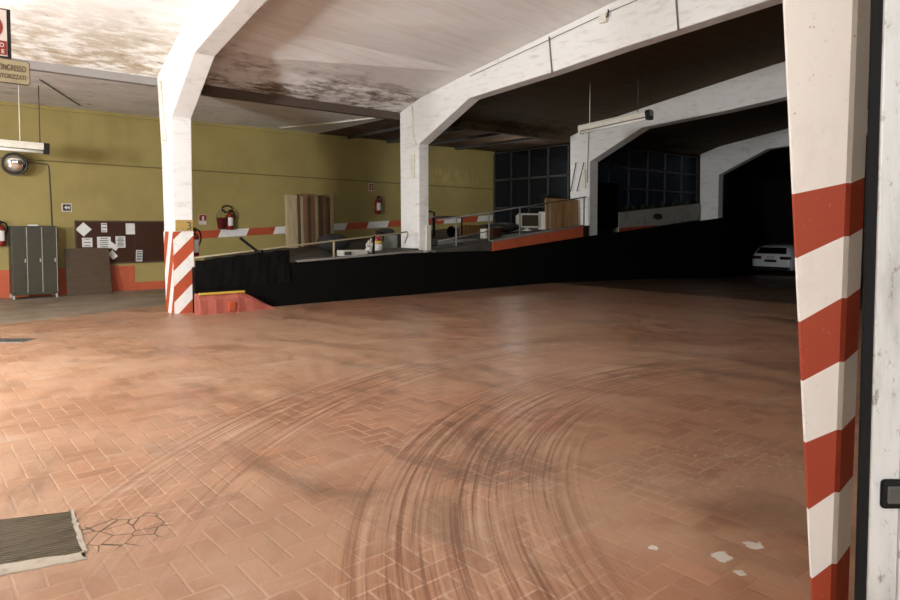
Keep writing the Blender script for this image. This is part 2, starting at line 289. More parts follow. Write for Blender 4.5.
# ------------------------------------------------------------------ mesh helpers
class MB:
    def __init__(s): s.bm = bmesh.new()
    def poly(s, pts, faces, mi=0):
        vs = [s.bm.verts.new(p) for p in pts]
        for f in faces:
            try: fc = s.bm.faces.new([vs[i] for i in f]); fc.material_index = mi
            except ValueError: pass
        return s
    def box(s, a, b, rot=None, pivot=None, bevel=0.0, mi=0):
        a = Vector(a); b = Vector(b); c = (a + b) / 2; d = b - a
        t = bmesh.new(); bmesh.ops.create_cube(t, size=1.0)
        for v in t.verts: v.co = Vector((v.co.x * d.x, v.co.y * d.y, v.co.z * d.z))
        if bevel: bmesh.ops.bevel(t, geom=list(t.edges), offset=bevel, segments=2, affect='EDGES', profile=0.6)
        pv = Vector(pivot) if pivot is not None else c
        R = Euler(rot).to_matrix() if rot else Matrix.Identity(3)
        for v in t.verts: v.co = R @ (v.co + c - pv) + pv
        s.merge(t, mi); return s
    def merge(s, t, mi=0):
        mp = {v: s.bm.verts.new(v.co) for v in t.verts}
        for f in t.faces:
            try: nf = s.bm.faces.new([mp[v] for v in f.verts]); nf.material_index = mi; nf.smooth = f.smooth
            except ValueError: pass
        t.free()
    def prism(s, pts, axis, a, b, mi=0):
        # pts: 2-D outline in the other two axes (in x,y,z order), extruded on axis from a to b
        def mk(p, w):
            q = list(p); q.insert(axis, w); return Vector(q)
        n = len(pts)
        v = [s.bm.verts.new(mk(p, a)) for p in pts] + [s.bm.verts.new(mk(p, b)) for p in pts]
        for f in [list(range(n))[::-1], list(range(n, 2 * n))] + [[i, (i + 1) % n, n + (i + 1) % n, n + i] for i in range(n)]:
            fc = s.bm.faces.new([v[i] for i in f]); fc.material_index = mi
        return s
    def tube(s, path, r, seg=10, mi=0, closed=False):
        path = [Vector(p) for p in path]; rings = []; n = len(path)
        for i, p in enumerate(path):
            if closed: d = path[(i + 1) % n] - path[i - 1]
            else: d = path[min(i + 1, n - 1)] - path[max(i - 1, 0)]
            d.normalize()
            up = Vector((0, 0, 1)) if abs(d.z) < 0.9 else Vector((1, 0, 0))
            e1 = d.cross(up).normalized(); e2 = d.cross(e1).normalized()
            rr = r[i] if isinstance(r, (list, tuple)) else r
            rings.append([s.bm.verts.new(p + rr * (math.cos(2 * math.pi * k / seg) * e1 + math.sin(2 * math.pi * k / seg) * e2)) for k in range(seg)])
        for i in range(n if closed else n - 1):
            A, B = rings[i], rings[(i + 1) % n]
            for k in range(seg):
                f = s.bm.faces.new([A[k], A[(k + 1) % seg], B[(k + 1) % seg], B[k]]); f.smooth = True; f.material_index = mi
        if not closed:
            for R, rev in ((rings[0], True), (rings[-1], False)):
                f = s.bm.faces.new(R[::-1] if rev else R); f.material_index = mi
        return s
    def lathe(s, prof, origin, axis=(0, 0, 1), seg=20, mi=0):
        o = Vector(origin); d = Vector(axis).normalized()
        q = Vector((0, 0, 1)).rotation_difference(d); rings = []
        for r, h in prof:
            rings.append([s.bm.verts.new(o + q @ Vector((max(r, 1e-4) * math.cos(2 * math.pi * k / seg), max(r, 1e-4) * math.sin(2 * math.pi * k / seg), h))) for k in range(seg)])
        for A, B in zip(rings, rings[1:]):
            for k in range(seg):
                f = s.bm.faces.new([A[k], A[(k + 1) % seg], B[(k + 1) % seg], B[k]]); f.smooth = True; f.material_index = mi
        s.bm.faces.new(rings[0][::-1]).material_index = mi; s.bm.faces.new(rings[-1]).material_index = mi
        return s
    def blob(s, c, r, sub=2, noise=0.0, mi=0):
        t = bmesh.new(); bmesh.ops.create_icosphere(t, subdivisions=sub, radius=1.0)
        for v in t.verts:
            k = 1 + noise * (random.random() - 0.5)
            v.co = Vector(c) + Vector((v.co.x * r[0] * k, v.co.y * r[1] * k, v.co.z * r[2] * k))
        for f in t.faces: f.smooth = True
        s.merge(t, mi); return s
    def text(s, body, origin, right, up, size, mi=0, depth=0.002, align='LEFT', tall=1.0):
        cu = bpy.data.curves.new('t', 'FONT'); cu.body = body; cu.size = size; cu.align_x = align; cu.extrude = depth
        o = bpy.data.objects.new('t', cu); C.objects.link(o)
        bpy.context.view_layer.update()
        me = bpy.data.meshes.new_from_object(o.evaluated_get(bpy.context.evaluated_depsgraph_get()))
        r = Vector(right).normalized(); u = Vector(up).normalized(); n = r.cross(u)
        vs = [s.bm.verts.new(Vector(origin) + r * v.co.x + u * v.co.y * tall + n * v.co.z) for v in me.vertices]
        for p in me.polygons:
            try: s.bm.faces.new([vs[i] for i in p.vertices]).material_index = mi
            except ValueError: pass
        bpy.data.objects.remove(o); bpy.data.meshes.remove(me); bpy.data.curves.remove(cu)
        return s
    def build(s, name, mat, parent=None):
        bmesh.ops.recalc_face_normals(s.bm, faces=s.bm.faces)
        me = bpy.data.meshes.new(name)
        if parent is None:
            lo = Vector([min(v.co[i] for v in s.bm.verts) for i in range(3)]); hi = Vector([max(v.co[i] for v in s.bm.verts) for i in range(3)])
            org = Vector(((lo.x + hi.x) / 2, (lo.y + hi.y) / 2, lo.z))
        else:
            org = Vector(parent.get('_w', (0, 0, 0)))
        for v in s.bm.verts: v.co -= org
        s.bm.to_mesh(me); s.bm.free()
        for mm in (mat if isinstance(mat, (list, tuple)) else [mat]): me.materials.append(M[mm])
        o = bpy.data.objects.new(name, me); C.objects.link(o)
        o['_w'] = tuple(org)
        if parent is None: o.location = org
        else: o.parent = parent
        return o
def tag(o, label, cat, group=None):
    o['label'] = label; o['category'] = cat
    if group: o['group'] = group
    return o
def thing(name, loc, label, cat, group=None):
    o = bpy.data.objects.new(name, None); C.objects.link(o); o.location = loc; o['_w'] = tuple(loc); o.empty_display_size = 0.1
    return tag(o, label, cat, group)
def struct(o): o['kind'] = 'structure'; return o

# ------------------------------------------------------------------ the setting
# herringbone floor; beyond it a dark floor slopes gently down
def slab(name, poly, z0, z1, mat):
    n = len(poly)
    return struct(MB().poly([(x, y, z0) for x, y in poly] + [(x, y, z1) for x, y in poly],
        [list(range(n))[::-1], list(range(n, 2 * n))] + [[i, (i + 1) % n, n + (i + 1) % n, n + i] for i in range(n)]).build(name, mat))
slab('floor', [(-9, -9.5), (14, -9.5), (14, 13.0), (6.3, 13.0), (6.3, 14.55), (1.2, 12.68), (-2.0, 11.5), (-9, 11.5)], -1, 0, 'floor')
slab('floor', [(-9, 11.5), (-2.0, 11.5), (1.2, 12.68), (6.3, 14.55), (6.3, 13.0), (16.9, 13.0), (16.9, YW), (-9, YW)], -1, 0, 'aisle')
def ramp_floor(xs, zs, y0, y1):
    n = len(xs); pts = [(x, y, z) for x, z in zip(xs, zs) for y in (y0, y1)] + [(x, y, -1.0) for x in xs for y in (y0, y1)]; F = []
    for i in range(n - 1):
        a = 2 * i; b = 2 * n + a; F += [[a, a + 2, a + 3, a + 1], [b, b + 1, b + 3, b + 2], [a, b, b + 2, a + 2], [a + 1, a + 3, b + 3, b + 1]]
    F.append([0, 1, 2 * n + 1, 2 * n]); a = 2 * n - 2; F.append([a, 2 * n + a, 2 * n + a + 1, a + 1])
    return struct(MB().poly(pts, F).build('floor', 'darkfloor'))
ramp_floor([14, 19, 24, 30, 36.5], [0, -0.15, -0.38, -0.60, -0.60], -9.5, 13.0)
struct(MB().box((16.9, 13.0, -1.0), (36.5, YW, -0.62)).build('floor', 'darkfloor'))

# walls
lw = struct(MB().box((-9, YW, -0.2), (16.9, YW + 0.25, 4.6)).build('wall_left', 'wall'))
# red skirting paint with a patch left yellow, and the striped warning band
sk = MB()
sk.box((-3, YW - 0.012, 0), (4.47, YW, 0.62)); sk.box((4.47, YW - 0.012, 0), (5.9, YW, 0.20)); sk.box((4.47, YW - 0.010, 0.62), (4.471, YW, 0.621))
struct(sk.build('baseboard_left', 'orange'))
bd = MB()
edges = [5.25] + [6.62 + 0.79 * k for k in range(0, 13)] + [16.85]
def bz(x): return 1.47 + 0.049 * (x - 6)
for k, (a, b) in enumerate(zip(edges, edges[1:])):
    s0 = 0.0 if k == 0 else 0.045; s1 = 0.0 if k == len(edges) - 2 else 0.045
    pts = [(a - s0, bz(a) - 0.21), (b - s1, bz(b) - 0.21), (b + s1, bz(b)), (a + s0, bz(a))]
    bd.prism(pts, 1, YW - 0.008, YW, mi=k % 2)
struct(bd.build('trim_1', ['red', 'white']))
struct(MB().box((-9, YW - 0.05, 4.26), (16.9, YW, 4.34)).build('trim_2', 'wall'))
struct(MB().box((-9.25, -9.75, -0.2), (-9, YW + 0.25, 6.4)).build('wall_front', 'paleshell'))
struct(MB().box((-3.2, -9.5, 0), (-3.0, 3.6, 6.0)).build('wall_light_block', 'paleshell'))  # added partition out of view, keeps daylight off the right-hand floor
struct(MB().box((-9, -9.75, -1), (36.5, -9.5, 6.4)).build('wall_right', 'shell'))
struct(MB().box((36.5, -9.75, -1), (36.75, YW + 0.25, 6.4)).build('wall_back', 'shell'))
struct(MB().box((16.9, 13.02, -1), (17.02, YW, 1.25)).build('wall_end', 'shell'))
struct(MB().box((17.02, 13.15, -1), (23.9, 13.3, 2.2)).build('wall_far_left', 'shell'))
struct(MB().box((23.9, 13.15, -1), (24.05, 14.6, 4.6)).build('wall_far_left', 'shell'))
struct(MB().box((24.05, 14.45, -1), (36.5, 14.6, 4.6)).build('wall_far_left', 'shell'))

# ceilings: curved slab between frames (y, z) profile
PT = [(13.0, 4.36), (12.2, 4.60), (10.4, 4.89), (8.2, 5.22), (6.9, 5.41), (4.4, 5.68), (2.0, 5.80)]
PT1 = [(13.0, 4.37), (12.2, 4.74), (11.1, 5.18), (9.0, 5.58), (6.9, 5.80), (4.4, 6.02), (2.0, 6.12)]
def mirror(p): return p + [(4 - y, z) for y, z in reversed(p[:-1])]     # mirrored right half
PT = mirror(PT); PT1 = mirror(PT1)
def ceil_bay(x0, x1, mat, A=PT, B=PT):
    n = 2 * len(A); A2 = A + [(y, z + 0.18) for y, z in reversed(A)]; B2 = B + [(y, z + 0.18) for y, z in reversed(B)]
    pts = [(x0, y, z) for y, z in A2] + [(x1, y, z) for y, z in B2]
    struct(MB().poly(pts, [list(range(n)), list(range(n, 2 * n))] + [[i, (i + 1) % n, n + (i + 1) % n, n + i] for i in range(n)]).build('ceiling', mat))
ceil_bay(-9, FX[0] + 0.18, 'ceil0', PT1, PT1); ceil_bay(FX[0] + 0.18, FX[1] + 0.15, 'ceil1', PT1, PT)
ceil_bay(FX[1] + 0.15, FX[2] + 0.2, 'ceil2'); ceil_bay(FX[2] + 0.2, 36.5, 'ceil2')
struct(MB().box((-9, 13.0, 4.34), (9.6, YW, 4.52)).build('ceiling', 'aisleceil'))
struct(MB().box((9.6, 13.0, 4.34), (16.9, YW, 4.52)).build('ceiling', 'shadeceil'))
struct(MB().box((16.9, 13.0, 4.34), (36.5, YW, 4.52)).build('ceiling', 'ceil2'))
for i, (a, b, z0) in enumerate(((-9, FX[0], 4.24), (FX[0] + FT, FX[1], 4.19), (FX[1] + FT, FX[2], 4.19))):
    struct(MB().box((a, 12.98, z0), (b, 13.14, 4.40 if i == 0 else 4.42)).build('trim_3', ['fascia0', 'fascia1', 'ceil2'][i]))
# timber battens under the aisle ceiling past the second frame
for k in range(4):
    struct(MB().box((10.6 + k * 1.45, 13.15, 4.27), (10.72 + k * 1.45, YW - 0.06, 4.34)).build('trim_4', 'dgrey'))

# end wall window and far side window: steel grid with dim panes
def window(name, org, along, length, z0, z1, ncol, nrow, dep):
    o = Vector(org); a = Vector(along)
    def bx(m, s0, s1, za, zb, d):
        p = o + a * s0; q = o + a * s1; n = Vector((-a.y, a.x, 0)) * d
        lo = Vector((min(p.x, q.x) - abs(n.x), min(p.y, q.y) - abs(n.y), za)); hi = Vector((max(p.x, q.x) + abs(n.x), max(p.y, q.y) + abs(n.y), zb))
        m.box(lo, hi)
    f = MB()
    for i in range(ncol + 1):
        s = length * i / ncol; bx(f, max(s - 0.03, 0), min(s + 0.03, length), z0, z1, dep)
    for j in range(nrow + 1):
        z = z0 + (z1 - z0) * j / nrow; bx(f, 0, length, max(z - 0.03, z0), min(z + 0.03, z1), dep)
    w = struct(f.build(name, 'dgrey'))
    g = MB(); bx(g, 0.01, length - 0.01, z0 + 0.01, z1 - 0.01, 0.004); g.build('pane', 'glass', w)
    return w
window('window_1', (16.96, YW, 0), (0, -1, 0), 4.38, 1.25, 4.30, 5, 3, 0.035)
window('window_2', (17.05, 13.2, 0), (1, 0, 0), 6.8, 2.2, 4.28, 6, 3, 0.035)

# ------------------------------------------------------------------ concrete frames
COLI = [(12.22, 0.0), (12.22, 3.53), (10.45, 4.34), (8.1, 4.48), (6.6, 4.61), (4.2, 4.77), (2.0, 4.85)]
COL1 = [(12.24, 0.0), (12.20, 3.56), (11.0, 4.45), (9.05, 4.83), (6.6, 5.10), (4.2, 5.30), (2.0, 5.40)]
def frame_outline(i, zb):
    so = mirror(COL1 if i == 0 else COLI); top = PT1 if i == 0 else PT
    outer = [(12.66, zb), (12.80, 3.0), (12.99, 4.40)] if i == 0 else [(12.75, zb), (12.95, 1.0), (12.98, 4.36)]
    return outer + top[1:-1] + [(-9.0, 4.30), (-9.0, zb)] + [(y, max(z, zb) if z else zb) for y, z in reversed(so)]
flab = ['white concrete roof frame on the left whose column foot has red and white stripes',
        'white concrete roof frame with its column at the end of the first handrail',
        'greying concrete roof frame behind the hanging fluorescent light',
        'furthest concrete roof frame, grey and half lost in the dark']
frames = []
for i, fx in enumerate(FX):
    zb = -0.4 if i == 3 else (-0.06 if i == 2 else 0)
    root = thing('roof_portal', (fx + FT / 2, 12.6, zb), flab[i], 'roof frame')
    b = MB(); b.prism(frame_outline(i, zb), 0, fx, fx + FTS[i])
    o = b.build('column_and_beam', 'frame', root)
    bv = o.modifiers.new('bevel', 'BEVEL'); bv.width = 0.018; bv.segments = 2; bv.limit_method = 'ANGLE'
    frames.append(root)
# striped paint on the foot of the first column: bands wrap round side and inner face
st = MB(); x0, x1, y0, y1 = FX[0] - 0.006, FX[0] + FT + 0.006, 12.216, 12.666
def outer(z): return 12.66 + 0.047 * z + 0.006
P = 0.57; ztop = 1.50
def bands(m, face, L, slope, phase, P=0.57):
    # cut the face (width L, height ztop) into slanted bands with Sutherland-Hodgman clipping
    def clip(poly, f):
        out = []
        for k in range(len(poly)):
            p, q = poly[k], poly[(k + 1) % len(poly)]; a, b = f(p), f(q)
            if a >= 0: out.append(p)
            if (a >= 0) != (b >= 0):
                t = a / (a - b); out.append((p[0] + (q[0] - p[0]) * t, p[1] + (q[1] - p[1]) * t))
        return out
    for k in range(-8, 10):
        lo = phase + k * P / 2; hi = lo + P / 2
        poly = [(0, 0), (L, 0), (L, ztop), (0, ztop)]
        poly = clip(poly, lambda p: p[1] - slope * p[0] - lo); 
        if len(poly) > 2: poly = clip(poly, lambda p: hi - (p[1] - slope * p[0]))
        if len(poly) > 2: m.poly([face(*p) for p in poly], [list(range(len(poly)))], mi=k % 2)
bands(st, lambda t, z: (FX[0] + t, y0, z), FT, 1.0, -0.36)
bands(st, lambda t, z: (x0, outer(z) - t * (outer(z) - y0) / 0.45, z), 0.45, 2.8, -0.36 + 0.05, 1.05)
bands(st, lambda t, z: (x1, y0 + t * (outer(z) - y0) / 0.45, z), 0.45, 2.8, -0.1, 1.05)
so = st.build('striped_foot', ['red', 'white'], frames[0])
sd = so.modifiers.new('solid', 'SOLIDIFY'); sd.thickness = 0.004; sd.offset = 0

# bay number plate on the first column
pl = thing('number_plate', (4.02, 12.24, 1.52), 'ochre bay plate with black 3 above the stripes of the left column', 'sign')
MB().box((3.84, 12.19, 1.51), (4.15, 12.212, 1.71), bevel=0.004).build('plate', 'plateochre', pl)
t = MB(); t.text('3', (4.03, 12.188, 1.535), (1, 0, 0), (0, 0, 1), 0.20); t.text('_', (3.93, 12.188, 1.56), (1, 0, 0), (0, 0, 1), 0.10)
t.build('number', 'ink', pl)

# ------------------------------------------------------------------ striped post at the right, near the camera
LZ = [0, 0.17, 0.45, 0.72, 0.97, 1.21, 1.47, 1.73]
RZ = [0, 0.26, 0.55, 0.80, 1.07, 1.32, 1.56, 1.765]
def vl(z): return 1.016 + 0.067 * z
def vr(z): return 0.932 - 0.010 * z
def wd(z): return 0.16
rp = thing('striped_post', (2.9, 0.92, 0), 'tall tapering white post with broad red bands, close by on the right', 'post')
def ring(m, zl, zr):
    c = 0.014
    return [m.bm.verts.new(p) for p in [
        (2.79, vl(zl) - c, zl), (2.79, vr(zr) + c, zr), (2.79 + c, vr(zr), zr),
        (2.79 + wd(zr), vr(zr), zr + 0.03 if 0 < zr < 5 else zr), (2.79 + wd(zl), vl(zl), zl), (2.79 + c, vl(zl), zl)]]
def post_seg(zpairs, first):
    m = MB(); rings = [ring(m, a, b) for a, b in zpairs]
    for k, (A, B) in enumerate(zip(rings, rings[1:])):
        for i in range(6):
            m.bm.faces.new([A[i], A[(i + 1) % 6], B[(i + 1) % 6], B[i]]).material_index = (k + first) % 2
    m.bm.faces.new(rings[0][::-1]); m.bm.faces.new(rings[-1])
    return m
post_seg(list(zip(LZ, RZ)), 0).build('striped_foot', ['postred', 'post'], rp)
post_seg([(1.73, 1.765), (2.6, 2.6), (5.95, 5.95)], 0).build('shaft', 'post', rp)

# gate jamb at the right edge
ang = math.atan2(-0.65, 0.76)       # along the picture's right
jr = thing('gate_jamb', (1.95, 0.42, 0), 'worn pale grey steel gate jamb at the right edge, beside the striped post', 'gate jamb')
def jbox(m, s0, s1, d0, d1, z0, z1, bev=0.0):
    # s: to the right from the jamb's left edge, d: away from the viewer
    o = Vector((1.848, 0.540, 0)); r = Vector((0.762, -0.648, 0)); f = Vector((0.648, 0.762, 0))
    t = bmesh.new(); bmesh.ops.create_cube(t, size=1.0)
    dim = Vector((s1 - s0, d1 - d0, z1 - z0))
    for v in t.verts: v.co = Vector((v.co.x * dim.x, v.co.y * dim.y, v.co.z * dim.z))
    if bev: bmesh.ops.bevel(t, geom=list(t.edges), offset=bev, segments=3, affect='EDGES', profile=0.5)
    for v in t.verts:
        q = v.co + Vector(((s0 + s1) / 2, (d0 + d1) / 2, (z0 + z1) / 2)); v.co = o + r * q.x + f * q.y + Vector((0, 0, q.z))
    m.merge(t); return m
m = jbox(MB(), 0.0, 0.30, 0.0, 0.016, 0, 4.4, 0.005); jbox(m, 0.07, 0.30, -0.010, 0.004, 0, 4.4, 0.003)
m.build('post_sheet', 'jamb', jr)
jbox(MB(), -0.024, 0.002, 0.006, 0.016, 0, 4.4).build('dark_gap_strip', 'rubber', jr)  # black strip added in place of the dark gap between post and jamb
lk = jbox(MB(), 0.022, 0.082, -0.014, 0.002, 0.892, 0.966, 0.010).build('latch_plate', 'rubber', jr)
jbox(MB(), 0.031, 0.073, -0.020, -0.012, 0.908, 0.952, 0.004).build('latch_socket', 'dgrey', lk)

gw = MB(); jbox(gw, 0.30, 8.0, 0.0, 0.2, 0, 5.9); struct(gw.build('wall_light_block_right', 'paleshell'))  # unseen wall added to stop lamp light passing right of the jamb

# ------------------------------------------------------------------ left aisle furniture
# lockers
L0, L1, LF, LB = 1.87, 2.72, 16.86, 17.36
lo = thing('locker_cabinet', ((L0 + L1) / 2, 17.1, 0), 'grey green metal locker with three narrow doors against the yellow wall', 'locker')
MB().box((L0, LF + 0.01, 0.10), (L1, LB, 1.60), bevel=0.006).build('body', 'lockerdark', lo)
w = (L1 - L0) / 3
for k in range(3):
    a = L0 + k * w
    d = MB().box((a + 0.010, LF - 0.010, 0.135), (a + w - 0.010, LF + 0.012, 1.575), bevel=0.004).build('door', 'locker', lo)
    v = MB()
    for q in range(4): v.box((a + 0.07, LF - 0.018, 1.43 + q * 0.028), (a + w - 0.07, LF - 0.009, 1.443 + q * 0.028))
    v.build('vent_slot', 'dgrey', d)
    MB().box((a + w - 0.05, LF - 0.028, 0.80), (a + w - 0.025, LF - 0.008, 0.88), bevel=0.004).build('handle', 'steeledge', d)
    MB().box((a + w - 0.008, LF - 0.012, 0.13), (a + w + 0.004, LF - 0.002, 1.57)).build('edge_strip', 'steeledge', d)
MB().box((L0 - 0.01, LF - 0.012, 0.085), (L1 + 0.01, LF + 0.02, 0.13)).build('plinth_rail', 'locker', lo)
for x in (L0 + 0.02, L1 - 0.02):
    for y in (LF + 0.03, LB - 0.03): MB().box((x - 0.02, y - 0.02, 0), (x + 0.02, y + 0.02, 0.10)).build('leg', 'steeledge', lo)
tag(MB().box((2.22, 17.05, 1.60), (2.40, 17.2, 1.635), bevel=0.008).build('folded_paper', 'paper'), 'small pale folded paper lying on top of the three door locker', 'paper')

# leaning panel
pn = MB(); pn.box((2.93, 16.98, 0.0), (3.86, 17.03, 1.10), rot=(math.radians(-12), 0, 0), pivot=(3.4, 17.0, 0.0), bevel=0.004)
tag(pn.build('wood_panel', 'panelwood'), 'dark brown wooden panel leaning on the wall between locker and noticeboard', 'panel')

# noticeboard
nb = thing('noticeboard', (4.2, YW - 0.03, 0.70), 'wide dark brown noticeboard with pinned sheets on the yellow wall', 'noticeboard')
MB().box((3.20, YW - 0.035, 0.70), (5.20, YW - 0.001, 1.71)).build('board', 'corkdark', nb)
fr = MB()
for a, b in (((3.18, 1.69), (5.22, 1.73)), ((3.18, 0.68), (5.22, 0.72)), ((3.18, 0.68), (3.215, 1.73)), ((5.185, 0.68), (5.22, 1.73)), ((4.475, 0.7), (4.485, 1.7))):
    fr.box((a[0], YW - 0.045, a[1]), (b[0], YW - 0.002, b[1]))
fr.build('frame', 'panelwood', nb)
def sheet(name, cx, cz, w, h, rot, label, lines=0, curl=0.012, dark=False):
    r = thing(name, (cx, YW - 0.04, cz - h / 2), label, 'paper', 'sheets on the noticeboard')
    m = MB(); n = 6; c, s = math.cos(rot), math.sin(rot); pts = []; F = []
    for i in range(n + 1):
        for j in range(n + 1):
            a, b = (i / n - 0.5) * w, (j / n - 0.5) * h
            pts.append((cx + a * c - b * s, YW - 0.042 - curl * (abs(i / n - 0.5) * 2) ** 3 * (1 - j / n), cz + a * s + b * c))
    for i in range(n):
        for j in range(n): k = i * (n + 1) + j; F.append([k, k + n + 1, k + n + 2, k + 1])
    o = m.poly(pts, F).build('sheet', 'paper', r); sm = o.modifiers.new('s', 'SOLIDIFY'); sm.thickness = 0.002
    if lines:
        t = MB()
        for q in range(lines):
            b = (0.36 - 0.72 * q / max(lines - 1, 1)) * h; ww = w * random.uniform(0.25, 0.38)
            p = [(-ww, b - 0.008), (ww, b - 0.008), (ww, b + 0.008), (-ww, b + 0.008)]
            if dark: p = [(-w * 0.4, b - h * 0.04), (w * 0.4, b - h * 0.04), (w * 0.4, b + h * 0.04), (-w * 0.4, b + h * 0.04)]
            t.poly([(cx + a * c - z * s, YW - 0.0585, cz + a * s + z * c) for a, z in p], [[0, 1, 2, 3]])
        t.build('print', 'ink', r)
sheet('notice_sheet', 3.36, 1.52, 0.24, 0.24, math.radians(45), 'white square sheet turned on its corner, at the upper left of the noticeboard')
sheet('notice_sheet', 3.80, 1.56, 0.13, 0.22, 0, 'narrow printed leaflet at the top middle of the noticeboard', 3, dark=True)
sheet('notice_sheet', 4.385, 1.53, 0.21, 0.27, 0, 'blank white sheet near the top, just left of the noticeboard seam')
sheet('notice_sheet', 3.43, 1.21, 0.22, 0.22, 0, 'small white sheet below the diamond shaped one on the noticeboard', 3)
sheet('notice_sheet', 3.79, 1.20, 0.30, 0.28, 0, 'largest white sheet, in the lower middle of the noticeboard under the leaflet', 5)
sheet('notice_sheet', 3.98, 1.12, 0.26, 0.12, math.radians(-38), 'torn strip of paper hanging slanted off the largest sheet on the noticeboard')
sheet('notice_sheet', 4.155, 1.21, 0.22, 0.28, 0, 'printed white sheet right of the largest one on the noticeboard', 7)
sheet('notice_sheet', 3.975, 0.90, 0.20, 0.14, math.radians(-52), 'small pointed scrap of paper at the noticeboard bottom by the leaning panel')
sheet('notice_sheet', 4.575, 0.86, 0.15, 0.28, math.radians(-3), 'narrow printed slip alone on the right half of the noticeboard', 6, dark=True)

# wall plates
def plate(name, cx, cz, w, h, label, base, y=YW):
    r = thing(name, (cx, y - 0.01, cz - h / 2), label, 'sign')
    MB().box((cx - w / 2, y - 0.014, cz - h / 2), (cx + w / 2, y, cz + h / 2), bevel=0.003).build('plate', base, r)
    return r
r = plate('pictogram_sign', 3.03, 2.03, 0.21, 0.20, 'small white square sign with black symbol above the noticeboard', 'signwhite')
MB().box((2.95, YW - 0.018, 1.955), (3.11, YW - 0.013, 2.105)).build('black_field', 'ink', r)
t = MB(); yy = YW - 0.021
t.poly([(2.975, yy, 2.03), (3.03, yy, 1.985), (3.03, yy, 2.075)], [[0, 1, 2]]); t.poly([(3.03, yy, 2.03), (3.085, yy, 2.07), (3.085, yy, 1.99)], [[0, 1, 2]])
t.build('white_symbol', 'paper', r)
r = plate('extinguisher_sign', 6.175, 1.77, 0.20, 0.27, 'little white and red extinguisher sign left of the bucket on the wall', 'signwhite')
MB().box((6.085, YW - 0.018, 1.74), (6.265, YW - 0.013, 1.895)).build('red_field', 'signred', r)
MB().box((6.16, YW - 0.021, 1.75), (6.20, YW - 0.017, 1.86)).build('white_symbol', 'paper', r)
r = plate('extinguisher_sign', 11.5, 2.83, 0.20, 0.24, 'small pale sign above the extinguisher in the shaded part of wall', 'signwhite')
MB().box((11.42, YW - 0.018, 2.74), (11.58, YW - 0.013, 2.93)).build('red_field', 'signred', r)
MB().box((11.485, YW - 0.021, 2.77), (11.515, YW - 0.017, 2.89)).build('white_symbol', 'paper', r)

# extinguishers
def extinguisher(x, y, z, h, rad, label, hose_side=1, col='extred', band=None, wall=True):
    r = thing('fire_extinguisher', (x, y, z), label, 'fire extinguisher')
    hb = h * 0.78
    MB().lathe([(rad * 0.9, 0), (rad, 0.02), (rad, hb * 0.86), (rad * 0.8, hb * 0.95), (rad * 0.32, hb), (rad * 0.3, hb + 0.03)], (x, y, z)).build('cylinder', col, r)
    v = MB().lathe([(rad * 0.3, 0), (rad * 0.34, 0.05), (rad * 0.25, 0.07)], (x, y, z + hb + 0.02)); v.build('valve', 'blackgloss', r)
    hd = MB(); hd.box((x - rad * 0.2, y - rad * 1.25, z + hb + 0.085), (x + rad * 0.2, y + rad * 0.4, z + hb + 0.105)); hd.box((x - rad * 0.2, y - rad * 1.1, z + hb + 0.045), (x + rad * 0.2, y + rad * 0.3, z + hb + 0.06), rot=(0.2, 0, 0))
    hd.build('handle', 'blackgloss', r)
    pts = []
    for k in range(13):
        a = math.pi * k / 12
        pts.append((x + hose_side * (rad * 0.2 + rad * 1.15 * math.sin(a)), y - rad * 0.25, z + hb + 0.06 - (1 - math.cos(a)) * 0.5 * hb * 0.75 + 0.05 * math.sin(a)))
    MB().tube(pts, 0.014, 8).build('hose', 'rubber', r)
    if band: 
        for nm, mt, z0, z1 in band: MB().lathe([(rad + 0.001, 0), (rad + 0.003, 0.004), (rad + 0.003, z1 - z0)], (x, y, z + z0)).build(nm, mt, r)
    else:
        lb = MB(); n = 8
        pts = [(x + (rad + 0.003) * math.sin(a), y - (rad + 0.003) * math.cos(a), z + q) for q in (hb * 0.25, hb * 0.75) for a in [-0.8 + 1.6 * k / n for k in range(n + 1)]]
        lb.poly(pts, [[k, k + 1, k + n + 2, k + n + 1] for k in range(n)]).build('label', 'paper', r)
    if wall: MB().box((x - 0.03, y + rad * 0.8, z + hb * 0.7), (x + 0.03, y + rad + 0.03, z + hb * 0.85)).build('bracket', 'dgrey', r)
    return r
extinguisher(6.86, YW - 0.125, 1.50, 0.56, 0.095, 'red fire extinguisher on the wall above the striped band, right of the bucket', 1)
extinguisher(11.66, YW - 0.125, 1.98, 0.60, 0.10, 'dark fire extinguisher on the shaded wall left of the second column', 1)
extinguisher(1.72, YW - 0.125, 1.16, 0.58, 0.095, 'red fire extinguisher cut by the left edge of the photo, beside the locker', 1)
e4 = extinguisher(4.27, 12.50, 0.98, 0.62, 0.09, 'dark red fire extinguisher hung behind the striped left column', 1)
extinguisher(8.76, 13.0, 0.985, 0.50, 0.115, 'extinguisher with yellow and white body standing on the ramp deck', 1, 'extred',
             (('white_band', 'paper', 0.02, 0.19), ('yellow_band', 'yellow', 0.19, 0.26)), wall=False)

